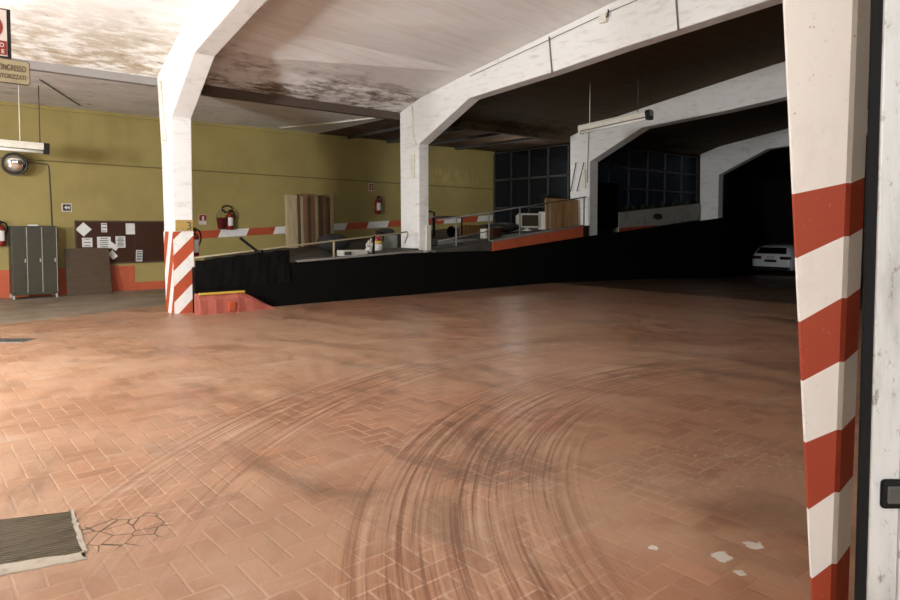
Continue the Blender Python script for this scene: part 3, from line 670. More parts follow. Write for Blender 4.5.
bk = thing('fire_bucket', (6.62, YW - 0.14, 1.52), 'dark red bucket hung on the wall beside the red extinguisher', 'bucket')
MB().lathe([(0.085, 0), (0.09, 0.01), (0.125, 0.30), (0.13, 0.305), (0.12, 0.29), (0.08, 0.02)], (6.62, YW - 0.14, 1.52)).build('pail', 'bucketred', bk)
MB().tube([(6.62 + 0.125 * math.cos(a), YW - 0.14, 1.82 + 0.20 * math.sin(a)) for a in [math.pi * k / 12 for k in range(13)]], 0.008, 6).build('handle', 'dgrey', bk)
hs = MB().tube([(6.82 + 0.14 * math.cos(a), YW - 0.05 - 0.012 * math.sin(2 * a), 2.06 + 0.09 * math.sin(a)) for a in [2 * math.pi * k / 20 for k in range(20)]], 0.016, 8, closed=True)
tag(hs.build('hose_loop', 'rubber'), 'black loop of hose on the wall above the red extinguisher', 'hose')

# convex traffic mirror and its cable
mr = thing('traffic_mirror', (2.03, 17.0, 2.72), 'round convex traffic mirror with dark rim high on the left wall', 'mirror')
ax = Vector((-0.25, -1.0, -0.15)).normalized()
MB().lathe([(0.235, -0.03), (0.25, -0.02), (0.25, 0.02), (0.235, 0.03), (0.215, 0.02)], (1.985, 16.98, 2.95), ax, 28).build('rim', 'blackgloss', mr)
MB().lathe([(0.218, 0.0), (0.218, 0.022), (0.15, 0.05), (0.08, 0.064), (0.02, 0.068)], (1.985, 16.98, 2.95), ax, 28).build('mirror_glass', 'mirror', mr)
MB().tube([(2.0, 17.02, 2.96), (2.11, 17.12, 3.02), (2.24, 17.38, 3.04)], 0.018, 8).build('bracket', 'dgrey', mr)
cd = MB().tube([(2.24, YW - 0.012, 3.04), (2.45, YW - 0.012, 3.03), (2.66, YW - 0.012, 3.01), (2.69, YW - 0.012, 2.96), (2.71, YW - 0.012, 2.3), (2.73, YW - 0.012, 1.4)], 0.012, 8)
tag(cd.build('wall_cable', 'dgrey'), 'dark cable running from the round mirror down to the locker', 'cable')

# hanging fluorescent lights
def batten(p0, p1, label, hangs, zc):
    a, b = Vector(p0), Vector(p1); d = (b - a); Lg = d.length; u = d.normalized(); s = Vector((-u.y, u.x, 0)).normalized(); n = u.cross(s)
    if n.z < 0: n = -n
    r = thing('fluorescent_light', tuple((a + b) / 2), label, 'light')
    def sweep(pr, e0, e1):
        m = MB(); pts = [tuple(a + u * e + s * q[0] + n * q[1]) for e in (e0, e1) for q in pr]; k = len(pr)
        return m.poly(pts, [list(range(k)), list(range(k, 2 * k))] + [[i, (i + 1) % k, k + (i + 1) % k, k + i] for i in range(k)])
    sweep([(-0.07, 0.0), (0.07, 0.0), (0.095, 0.08), (0.07, 0.13), (-0.07, 0.13), (-0.095, 0.08)], 0, Lg).build('housing', 'lightmetal', r)
    MB().tube([tuple(a + u * 0.03 - n * 0.04), tuple(a + u * (Lg - 0.10) - n * 0.04)], 0.03, 12).build('tube', 'tube', r)
    for e0, e1 in ((0.0, 0.04), (Lg - 0.10, Lg)): sweep([(-0.075, -0.075), (0.075, -0.075), (0.098, 0.08), (0.073, 0.135), (-0.073, 0.135), (-0.098, 0.08)], e0, e1).build('end_cap', 'blackgloss' if e0 else 'lightmetal', r)
    for k, e in enumerate(hangs):
        q = a + u * e + n * 0.12
        MB().tube([tuple(q), (q.x, q.y, zc(q.y))], 0.010, 6).build('hanging_rod', 'lightmetal' if k == 0 else 'dgrey', r)
    return r
def ceil_z(y):
    for (a, za), (b, zb) in zip(PT, PT[1:]):
        if b <= y <= a: return za + (zb - za) * (a - y) / (a - b)
    return 4.30
batten((12.6, 9.98, 3.88), (12.6, 8.05, 4.0), 'white fluorescent batten hanging on rods between two concrete frames', [0.28, 1.6], lambda y: ceil_z(y) + 0.01)
batten((1.05, 15.0, 3.12), (2.33, 15.0, 3.09), 'slim fluorescent light hanging on wires at the far left', [0.80, 1.13], lambda y: 4.345)
tag(MB().tube([(2.10, 14.3, 4.33), (2.65, 15.5, 4.325), (3.24, 16.79, 4.33)], 0.010, 6).build('ceiling_cable', 'dgrey'), 'thin dark cable crossing the ceiling over the left fluorescent light', 'cable')
tag(MB().tube([(8.15, 16.9, 4.315), (8.9, 14.9, 4.315), (9.36, 13.2, 4.315)], 0.022, 8).build('ceiling_conduit', 'lightmetal'), 'pale conduit on the aisle ceiling reaching the second concrete column', 'pipe')

# hanging signs at upper left
sa = thing('prohibition_sign', (0.70, 8.0, 3.29), 'white sign with red ring and red panel hanging at upper left', 'sign')
MB().box((0.46, 7.985, 3.30), (0.935, 8.015, 3.79), bevel=0.003).build('frame', 'blackgloss', sa)
MB().box((0.475, 7.978, 3.315), (0.900, 7.99, 3.775)).build('panel', 'signwhite', sa)
ring_m = MB(); n = 40; cx, cz = 0.735, 3.60
pts = [(cx + r_ * math.cos(2 * math.pi * k / n), 7.974, cz + r_ * math.sin(2 * math.pi * k / n)) for r_ in (0.088, 0.132) for k in range(n)]
ring_m.poly(pts, [[k, (k + 1) % n, n + (k + 1) % n, n + k] for k in range(n)])
ring_m.box((cx - 0.02, 7.973, cz - 0.10), (cx + 0.02, 7.976, cz + 0.10), rot=(0, math.radians(45), 0)).build('red_ring', 'signred', sa)
rb = MB().box((0.49, 7.972, 3.325), (0.895, 7.98, 3.465)).build('red_panel', 'signred', sa)
t = MB(); t.text('O', (0.875, 7.97, 3.403), (1, 0, 0), (0, 0, 1), 0.055, align='RIGHT'); t.text('E', (0.875, 7.97, 3.340), (1, 0, 0), (0, 0, 1), 0.055, align='RIGHT')
t.build('lettering', 'paper', rb)
sb = thing('entry_sign', (0.76, 8.0, 3.05), 'aged cream sign with rounded corners and brown lettering under the red ring sign', 'sign')
def rrect(x0, x1, z0, z1, r, k=6):
    out = []
    for cx, cz, a0 in ((x1 - r, z0 + r, -90), (x1 - r, z1 - r, 0), (x0 + r, z1 - r, 90), (x0 + r, z0 + r, 180)):
        for i in range(k + 1):
            a = math.radians(a0 + 90 * i / k); out.append((cx + r * math.cos(a), cz + r * math.sin(a)))
    return out
MB().prism(rrect(0.44, 1.092, 3.05, 3.295, 0.03), 1, 7.99, 8.012).build('rim', 'signbrown', sb)
MB().prism(rrect(0.447, 1.084, 3.058, 3.287, 0.027), 1, 7.984, 7.992).build('plate', 'signcream', sb)
t = MB(); t.text("VIETATO L'INGRESSO", (1.055, 7.983, 3.178), (1, 0, 0), (0, 0, 1), 0.046, align='RIGHT', depth=0.003, tall=1.9)
t.text("AI NON AUTORIZZATI", (1.055, 7.983, 3.098), (1, 0, 0), (0, 0, 1), 0.042, align='RIGHT', depth=0.003, tall=1.6); t.build('lettering', 'signbrown', sb)
sr = MB()
tag(sr.tube([(0.55, 8.03, 3.06), (0.55, 8.03, 5.70)], 0.012, 8).build('sign_rod', 'dgrey'), 'dark rod that carries the two hanging signs at upper left', 'rod')

# ------------------------------------------------------------------ raised ramp behind the columns
def zd(x): return 0.80 + 0.0843 * (x - 6.2)
wr = [[(4.12, 0.0), (11.65, 0.0), (11.65, 0.95), (8.85, 0.97), (6.2, 0.86), (4.12, 0.84)],
      [(11.65, 0.0), (14.0, 0.0), (24.0, -0.4), (24.0, 1.92), (18.5, 1.50), (15.3, 1.26), (11.65, 0.95)]]
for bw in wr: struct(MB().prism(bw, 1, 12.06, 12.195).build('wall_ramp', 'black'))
rmp = thing('vehicle_ramp', (12, 15, 0), 'grimy raised ramp deck climbing behind the columns along the yellow wall', 'ramp')
MB().prism([(6.2, 0.0), (16.88, 0.0), (16.88, zd(16.88)), (6.2, zd(6.2))], 1, 13.0, YW - 0.015).build('deck', 'deck', rmp)
for a, b in ((6.2, 9.40), (9.74, 15.87)):
    MB().prism([(a, 0.3), (b, 0.3), (b, zd(b)), (a, zd(a))], 1, 12.21, 13.0).build('deck_edge', 'deck', rmp)
ok = thing('orange_kerb', (13.5, 12.1, 1.0), 'orange red kerb with pale capping under the second handrail', 'kerb')
MB().prism([(11.66, 0.955), (15.35, 1.285), (15.35, 1.60), (11.66, 1.19)], 1, 12.02, 12.19).build('kerb', 'orange', ok)
MB().prism([(11.66, 1.19), (15.35, 1.60), (15.35, 1.635), (11.66, 1.225)], 1, 12.00, 12.20).build('capping', 'slabconc', ok)
tag(MB().prism([(9.75, 0.97), (11.62, 0.97), (11.62, 1.21), (9.75, 1.03)], 1, 12.03, 12.20).build('edge_kerb', 'deck'), 'grimy low edge kerb between the second column and the orange kerb', 'kerb')
tag(MB().prism([(6.2, 0.865), (8.85, 0.975), (9.40, 0.975), (9.40, 1.035), (6.2, 0.905)], 1, 12.03, 12.20).build('edge_kerb', 'slabconc'), 'pale narrow edge kerb on the black wall left of the second column', 'kerb')

# parapet planter between third and fourth frame
pp = thing('parapet_planter', (20.9, 12.9, 1.5), 'grubby white parapet planter below the far side window', 'planter')
MB().prism([(18.3, 1.40), (23.5, 1.85), (23.5, 2.46), (18.3, 2.05)], 1, 12.86, 13.14).build('trough', 'parapet', pp)
MB().prism([(18.3, -0.1), (23.5, -0.3), (23.5, 1.85), (18.3, 1.40)], 1, 12.88, 13.12).build('base_wall', 'shell', pp)
MB().prism([(18.3, 1.40), (20.6, 1.60), (20.6, 1.64), (18.3, 1.53)], 1, 12.84, 12.86).build('red_stripe', 'red', pp)
MB().prism([(18.35, 2.05), (23.45, 2.455), (23.45, 2.48), (18.35, 2.075)], 1, 12.9, 13.1).build('soil', 'soil', pp)
MB().blob((20.6, 12.84, 1.93), (0.28, 0.02, 0.12), 2, 0.5).build('stain_patch', 'soil', pp)
for k, x in enumerate([18.6, 18.95, 19.35, 19.9, 20.5, 21.2, 21.9, 22.2, 22.9]):
    m = MB(); zb = 2.07 + (x - 18.35) * 0.0794
    for q in range(26):
        a = random.random() * 6.28; l = random.uniform(0.08, 0.20); el = random.uniform(0.1, 1.2)
        d = Vector((math.cos(a) * math.cos(el), 0.5 * math.sin(a) * math.cos(el), math.sin(el))); c0 = Vector((x, 13.0, zb)) + d * l * random.uniform(0.2, 0.9)
        s = d.cross(Vector((0.3, 0.2, 1))).normalized() * 0.032
        m.poly([c0 - d * 0.06, c0 + s, c0 + d * 0.07, c0 - s], [[0, 1, 2, 3]])
    where = ['first low plant at the dark left end', 'second low plant from the dark left end', 'third low plant from the dark left end', 'fourth low plant from the left', 'middle low plant, above the dark stain', 'fourth low plant from the right', 'third low plant from the right', 'second low plant from the far column', 'last low plant beside the far column'][k]
    tag(m.build('low_plant', 'leaf'), where + ' of the parapet planter', 'plant', 'plants in the parapet planter')
tag(MB().box((16.35, 12.86, 1.55), (18.25, 12.96, 3.0)).build('black_screen', 'black'), 'tall black panel beside the third column under the far window', 'panel')

# handrails
h1 = thing('handrail', (6.6, 12.1, 0.8), 'thin weathered handrail along the ramp between the first and second columns', 'handrail')
def hz(x): return 1.02 + 0.0925 * (x - 4.2)
MB().tube([(4.14, 12.12, hz(4.14)), (6.5, 12.12, hz(6.5)), (9.0, 12.12, hz(9.0)), (9.02, 12.12, hz(9.0) - 0.06), (8.93, 12.12, hz(9.0) - 0.26)], 0.018, 8).build('top_rail', 'railmetal', h1)
for x, mt in ((5.45, 'black'), (7.06, 'railmetal'), (8.07, 'black')):
    zb = min(0.84 + (x - 4.3) * 0.03, 0.94)
    MB().tube([(x, 12.12, zb), (x, 12.12, hz(x))], 0.026, 8).build('post', mt, h1)
# black sheets tied to the first stretch of rail
sh = MB(); n = 14; pts = []; F = []
for i in range(n + 1):
    x = 4.13 + (6.0 - 4.13) * i / n
    for j in range(4):
        pts.append((x, 12.045 + 0.012 * math.sin(i * 1.7 + j), 0.45 + (hz(x) - 0.04 - 0.02 * abs(math.sin(i * 2.1)) - 0.45) * j / 3))
for i in range(n):
    for j in range(3): k = i * 4 + j; F.append([k, k + 4, k + 5, k + 1])
o = sh.poly(pts, F).build('black_sheet', 'black'); o.modifiers.new('s', 'SOLIDIFY').thickness = 0.01
tag(o, 'black sheet hung along the first stretch of handrail by the striped column', 'sheet')
tag(MB().box((4.93, 12.03, 1.22), (5.36, 12.07, 1.27), rot=(0, math.radians(38), 0), bevel=0.006).build('barrier_arm', 'blackgloss'), 'short black bar poking up slantwise over the handrail near the striped column', 'bar')

h2 = thing('handrail', (12.5, 12.1, 1.0), 'thin dark handrail above the orange kerb between second and third columns', 'handrail')
def hz2(x): return 1.70 + 0.128 * (x - 9.65)
MB().tube([(9.92, 12.12, hz2(9.92)), (15.6, 12.12, hz2(15.6))], 0.018, 8).build('top_rail', 'railgrey', h2)
MB().tube([(9.95, 12.12, 1.24), (11.62, 12.12, 1.47)], 0.014, 8).build('mid_rail', 'railgrey', h2)
for x, z0 in ((10.5, 0.97), (11.62, 1.0), (12.76, 1.33), (14.0, 1.46), (15.5, 1.62)):
    MB().tube([(x, 12.12, z0), (x, 12.12, hz2(x))], 0.022, 8).build('post', 'railgrey', h2)

# red kerb block with yellow top edge
kb = thing('red_kerb', (4.8, 11.9, 0), 'low red concrete kerb with yellow top edge at the foot of the ramp', 'kerb')
m = MB(); n = 10; pts = []; F = []
prof = [(11.72, 0.0), (11.74, 0.26), (11.80, 0.345), (12.04, 0.365), (12.05, 0.0)]
for i in range(n + 1):
    x = 4.10 + 1.40 * i / n; k = 1.0 if i < 7 else 1.0 - 0.22 * (i - 6)
    k = max(k, 0.12)
    for y, z in prof: pts.append((x, y + 0.012 * math.sin(i * 2.3), z * k * (1 + 0.03 * math.sin(i * 3.1))))
for i in range(n):
    for j in range(4): a = i * 5 + j; F.append([a, a + 1, a + 6, a + 5])
F += [[0, 1, 2, 3, 4], [n * 5 + q for q in (4, 3, 2, 1, 0)]]
m.poly(pts, F).build('block', 'kerbred', kb)
MB().box((4.10, 11.765, 0.352), (4.95, 11.83, 0.392), bevel=0.01, rot=(0, 0, 0)).build('yellow_edge', 'yellow', kb)
MB().box((4.60, 11.69, 0.03), (4.74, 11.76, 0.20), bevel=0.02).build('bracket', 'red', kb)

# ------------------------------------------------------------------ stuff standing on the ramp deck
# stack of doors and planks on edge
x = 8.16; descr = [
 ('plank3', 'broad pale board at the left end of the stack of upright boards on the ramp'),
 ('plank2', 'second upright board from the left, dull grey brown, on the ramp'),
 ('plank3', 'narrow pale board third from the left among the upright boards'),
 ('plank', 'fourth upright board from the left, brown'),
 ('plank2', 'fifth upright board from the left, dark'),
 ('plank', 'sixth upright board, brown, in the middle of the stack'),
 ('plank3', 'pale narrow board right of the middle of the upright stack'),
 ('plank2', 'dark upright board right of the pale middle one'),
 ('plank', 'third upright board from the right end, brown'),
 ('plank2', 'second upright board from the right end, grey brown'),
 ('plank3', 'last upright board, pale yellowish, at the right end of the stack')]
ws = [0.30, 0.10, 0.09, 0.13, 0.10, 0.14, 0.09, 0.15, 0.13, 0.10, 0.12]
for k, ((mt, lb), w_) in enumerate(zip(descr, ws)):
    top = 2.46 + 0.05 * math.sin(k * 2.7); y = 16.45 + 0.012 * (k % 3)
    m = MB(); zb = zd(x + w_ / 2) + 0.012
    m.box((x, y, zb), (x + w_ - 0.003, y + 0.16, top), rot=(math.radians(-2.0), 0, 0), pivot=(x, y + 0.1, zb), bevel=0.006)
    tag(m.build('board', mt), lb, 'board', 'boards stood upright on the ramp'); x += w_

tag(MB().blob((7.9, 13.6, zd(7.9) + 0.25), (0.42, 0.3, 0.22), 3, 0.10).build('tarpaulin_heap', 'darkcloth'), 'dark heap under cloth on the ramp right of the upright boards', 'heap')
bx = thing('flat_box', (7.9, 12.62, zd(7.9)), 'flat off white box on the ramp edge left of the second column', 'box')
MB().box((7.5, 12.5, zd(7.5) + 0.02), (8.16, 12.75, zd(7.5) + 0.15), bevel=0.01).build('body', 'offwhite', bx)
MB().box((7.55, 12.488, zd(7.5) + 0.045), (7.72, 12.50, zd(7.5) + 0.12)).build('dark_label', 'ink', bx)
gl = MB(); gx, gy, gz = 8.26, 12.6, zd(8.26)
gl.blob((gx, gy, gz + 0.08), (0.10, 0.07, 0.09), 2, 0.12)
for a, l in ((-0.06, 0.16), (-0.02, 0.22), (0.03, 0.26), (0.08, 0.20)): gl.tube([(gx + a * 0.6, gy, gz + 0.08), (gx + a, gy - 0.01, gz + 0.10 + l * 0.6), (gx + a * 1.3, gy - 0.03, gz + 0.08 + l)], [0.032, 0.030, 0.018], 8)
tag(gl.build('crumpled_rag', 'offwhite'), 'crumpled off white rag standing on the ramp beside the yellow and white extinguisher', 'rag')
gb = thing('covered_crate', (9.12, 13.2, zd(9.1)), 'grey cloth covered crate with dark top on the ramp beside the second column', 'crate')
MB().box((8.94, 13.05, zd(8.94)), (9.40, 13.5, zd(9.1) + 0.34), bevel=0.03).build('crate', 'greybox', gb)
MB().blob((9.15, 13.25, zd(9.1) + 0.40), (0.25, 0.24, 0.10), 2, 0.25).build('cover', 'darkcloth', gb)

# hand cart / workbench between second and third columns
ct = thing('push_cart', (11.5, 14.0, zd(11.5)), 'dark wheeled cart with a raised handle on the ramp past the second column', 'cart')
zc_ = zd(11.2)
tp = MB().box((11.15, 13.8, zc_ + 0.60), (12.3, 14.35, zc_ + 0.66), bevel=0.01).build('top', 'greybox', ct)
MB().tube([(11.2, 13.85, zc_ + 0.1), (11.2, 13.85, zc_ + 0.75), (11.0, 13.85, zc_ + 0.78)], 0.03, 8).build('handle', 'blackgloss', ct)
for x_ in (11.2, 12.25): MB().tube([(x_, 13.9, zd(x_) + 0.05), (x_, 13.9, zc_ + 0.62)], 0.022, 8).build('leg', 'blackgloss', ct)
MB().lathe([(0.05, -0.03), (0.14, -0.028), (0.155, 0), (0.14, 0.028), (0.05, 0.03)], (11.75, 13.78, zd(11.75) + 0.18), (0, 1, 0), 24).build('wheel', 'rubber', ct)
tag(MB().box((12.5, 13.9, zd(12.5)), (12.95, 14.3, zd(12.5) + 0.30), bevel=0.02).build('carton', 'plywood'), 'brown carton on the ramp right of the dark wheeled cart', 'box')
bxs = thing('paint_can', (11.98, 12.55, zd(12)), 'white tin standing at the ramp edge below the handrail', 'tin')
MB().lathe([(0.10, 0), (0.105, 0.01), (0.105, 0.24), (0.11, 0.25), (0.10, 0.255)], (11.82, 12.52, zd(11.82))).build('tin', 'offwhite', bxs)
tag(MB().box((12.02, 12.4, zd(12.0) - 0.005), (12.36, 12.7, zd(12.3) + 0.25), bevel=0.01).build('crate', 'corkdark'), 'small dark crate next to the white tin at the ramp edge', 'crate')
# monitor
mo = thing('computer_monitor', (14.1, 13.0, zd(14)), 'bulky off white monitor with dark screen beside the plywood sheet', 'monitor')
zb = zd(13.9)
MB().box((13.72, 12.95, zb + 0.10), (14.42, 13.05, zb + 0.52), rot=(0, 0, math.radians(-14)), bevel=0.015).build('bezel', 'offwhite', mo)
MB().box((13.80, 12.938, zb + 0.15), (14.36, 12.955, zb + 0.47), rot=(0, 0, math.radians(-14)), pivot=(14.07, 13.0, 0), bevel=0.006).build('screen', 'screen', mo)
MB().box((13.82, 13.03, zb + 0.15), (14.32, 13.35, zb + 0.48), rot=(0, 0, math.radians(-14)), pivot=(14.07, 13.0, 0), bevel=0.05).build('back_shell', 'offwhite', mo)
MB().lathe([(0.16, 0), (0.17, 0.02), (0.06, 0.05), (0.06, 0.14)], (14.07, 13.08, zb + 0.005)).build('foot', 'offwhite', mo)
tag(MB().box((14.48, 12.75, zd(14.5)), (14.60, 13.0, zd(14.5) + 0.52), bevel=0.01).build('white_board_offcut', 'paper'), 'slim white board offcut between the monitor and the plywood sheet', 'board')
py = MB().box((14.25, 12.50, zd(14.25) + 0.03), (15.72, 12.53, 2.40), rot=(math.radians(-2), 0, 0), bevel=0.003)
tag(py.build('plywood_sheet', 'plywood'), 'tan plywood sheet standing behind the rail in front of the third column', 'board')
es = thing('boxed_stand', (14.82, 12.82, zd(14.8)), 'black box on a stand, its top just above the plywood sheet', 'stand')
MB().box((14.55, 12.7, 2.36), (15.1, 12.95, 2.52), bevel=0.01).build('box', 'blackgloss', es)
MB().box((14.65, 12.72, zd(14.95)), (15.0, 12.93, 2.36)).build('pedestal', 'dgrey', es)
sb2 = MB(); sb2.box((10.1, 12.35, zd(10.1)), (11.45, 12.7, zd(10.3) + 0.12), bevel=0.02)
tag(sb2.build('timber_baulk', 'greybox'), 'long grey timber lying along the ramp edge past the second column', 'timber')
dj = MB(); dj.blob((13.2, 13.2, zd(13.2) + 0.17), (0.6, 0.3, 0.13), 3, 0.35)
tag(dj.build('rag_pile', 'darkcloth'), 'dark low pile of rags on the ramp left of the monitor', 'heap')

# signs, tubes and cables on the second and third columns
r = thing('hose_sign', (9.44, 12.68, 1.06), 'faded red sign at the foot of the second column', 'sign')
MB().box((9.435, 12.56, 1.06), (9.455, 12.79, 1.31), bevel=0.003).build('plate', 'signpink', r)
MB().box((9.430, 12.64, 1.10), (9.437, 12.70, 1.26)).build('white_symbol', 'paper', r)
MB().box((9.430, 12.73, 1.10), (9.437, 12.75, 1.26)).build('white_stroke', 'paper', r)
for nm, xx, lb in (('guard_strip', FX[1], 'white upright guard strip on the second column'), ('guard_strip', FX[2], 'white upright guard strip on the third column')):
    tag(MB().box((xx - 0.05, 12.36, 2.74), (xx - 0.002, 12.48, 3.30), bevel=0.008).build(nm, 'lightmetal'), lb, 'light fitting')
tag(MB().box((9.62, 12.18, 0.99), (9.76, 12.245, 1.62), bevel=0.01).build('corner_guard', 'offwhite'), 'pale corner guard at the lower right edge of the second column', 'guard')
for k, (a, b) in enumerate((((12.72, 3.54), (12.92, 2.66)), ((12.42, 3.52), (12.68, 2.66)))):
    tag(MB().tube([(FX[2] - 0.03, a[0], a[1]), (FX[2] - 0.03, b[0], b[1])], 0.014, 6).build('black_rod', 'blackgloss'), ('left' if k == 0 else 'right') + ' one of two slanting black rods on the third column', 'rod', 'black rods on the third column')
cx_ = FX[1] - 0.02
def on_beam(y, k):   # height between soffit and top
    top = ceil_z(y)
    for (a, za), (b, zb2) in zip(COLI[1:], COLI[2:]):
        if b <= y <= a: bot = za + (zb2 - za) * (a - y) / (a - b); break
    else: bot = 3.5
    return bot + (top - bot) * k
tag(MB().tube([(cx_, y, on_beam(y, 0.82)) for y in (10.4, 9.5, 8.2, 7.5, 6.9, 6.0, 5.0, 4.4)], 0.006, 6).build('beam_cable', 'dgrey'), 'thin dark cable clipped along the upper edge of the second beam', 'cable')
tag(MB().tube([(cx_, 8.20, 5.14), (cx_ - 0.005, 8.16, 4.8), (cx_, 8.12, 4.44)], 0.014, 6).build('beam_conduit', 'railgrey'), 'vertical conduit down the second beam left of its junction box', 'pipe')
tag(MB().tube([(cx_, 5.62, 5.45), (cx_ - 0.005, 5.58, 5.0), (cx_, 5.55, 4.66)], 0.014, 6).build('beam_conduit', 'railgrey'), 'vertical conduit down the second beam near the right post', 'pipe')
jb = thing('junction_box', (cx_, 6.93, 5.1), 'small white junction box with cable near the top of the second beam', 'junction box')
MB().box((cx_ - 0.06, 6.88, 5.10), (cx_ + 0.018, 7.02, 5.25), bevel=0.008).build('box', 'lightmetal', jb)
MB().tube([(cx_ - 0.04, 6.90, 5.17), (cx_ - 0.05, 6.84, 5.19), (cx_ - 0.04, 6.84, 5.29)], 0.016, 6).build('cable_gland', 'blackgloss', jb)
tag(MB().tube([(cx_, 12.30, 3.50), (cx_, 12.42, 3.8), (cx_, 12.45, 4.45)], 0.016, 8).build('column_conduit', 'lightmetal'), 'white conduit up the head of the second column', 'pipe')
tag(MB().tube([(FX[0] - 0.02, 12.50, 3.3), (FX[0] - 0.02, 12.60, 3.7), (FX[0] - 0.02, 12.72, 4.28)], 0.016, 8).build('column_conduit', 'lightmetal'), 'white conduit up the head of the left striped column', 'pipe')
tag(MB().box((FX[0] - 0.07, 12.42, 3.16), (FX[0] - 0.002, 12.56, 3.32), bevel=0.03).build('junction_box', 'lightmetal'), 'rounded white junction box high on the left striped column', 'junction box')
tag(MB().tube([(FX[2] - 0.02, 12.30, 2.9), (FX[2] - 0.02, 12.28, 3.6), (FX[2] - 0.02, 12.25, 4.45)], 0.012, 8).build('column_conduit', 'railgrey'), 'grey conduit up the edge of the third column', 'pipe')

# ------------------------------------------------------------------ drain covers in the floor
dp = thing('drain_cover', (0.3, 3.85, 0), 'weathered olive drain plate set in the brick floor at lower left', 'drain cover')
D = [(-0.69, 4.67), (0.69, 4.09), (0.64, 3.55), (-0.72, 4.01)]
def ragged(pts, n=14, amp=0.012):
    out = []
    for (a, b), (c_, d) in zip(pts, pts[1:] + pts[:1]):
        for i in range(n):
            f = i / n; out.append((a + (c_ - a) * f + random.uniform(-amp, amp) * (i > 0), b + (d - b) * f + random.uniform(-amp, amp) * (i > 0)))
    return out
def slab_poly(m, pts, z0, z1):
    k = len(pts)
    return m.poly([(x, y, z0) for x, y in pts] + [(x, y, z1) for x, y in pts], [list(range(k))[::-1], list(range(k, 2 * k))] + [[i, (i + 1) % k, k + (i + 1) % k, k + i] for i in range(k)])
def quad(m, pts, z0, z1): return m.poly([(x, y, z0) for x, y in pts] + [(x, y, z1) for x, y in pts], [[3, 2, 1, 0], [4, 5, 6, 7], [0, 1, 5, 4], [1, 2, 6, 5], [2, 3, 7, 6], [3, 0, 4, 7]])
quad(MB(), D, 0.0, 0.008).build('plate', 'drain', dp)
Dd = [Vector((*p, 0)) for p in D]; rb = MB()
for k in range(22):
    f = (k + 0.5) / 22
    a = Dd[0].lerp(Dd[3], f); b = Dd[1].lerp(Dd[2], f)
    rb.tube([(a.x, a.y, 0.008), (b.x, b.y, 0.008)], 0.0035, 5)
rb.build('ribs', 'drain', dp)
slab_poly(MB(), ragged([(-0.72, 4.005), (0.64, 3.545), (0.65, 3.46), (-0.74, 3.78)], 22, 0.010), 0.0, 0.006).build('front_mortar', 'mortar', dp)
slab_poly(MB(), ragged([(0.69, 4.11), (0.708, 4.10), (0.668, 3.53), (0.64, 3.54)], 16, 0.007), 0.0, 0.010).build('side_mortar', 'mortar', dp)
gd = thing('channel_grate', (1.1, 10.85, 0), 'narrow slotted drain grate in the floor at the left edge', 'drain grate')
g0, g1 = Vector((0.70, 11.25, 0)), Vector((1.37, 10.68, 0)); u_ = (g1 - g0).normalized(); s_ = Vector((-u_.y, u_.x, 0))
quad(MB(), [tuple((g0 + s_ * 0.16)[:2]), tuple((g1 + s_ * 0.16)[:2]), tuple((g1 - s_ * 0.16)[:2]), tuple((g0 - s_ * 0.16)[:2])], 0.0, 0.006).build('frame', 'slabconc', gd)
sl_ = MB()
for k in range(17):
    c = g0.lerp(g1, (k + 0.5) / 17)
    quad(sl_, [tuple((c + u_ * a + s_ * b)[:2]) for a, b in ((-0.012, -0.13), (0.012, -0.13), (0.012, 0.13), (-0.012, 0.13))], 0.006, 0.009)
sl_.build('slots', 'rubber', gd)

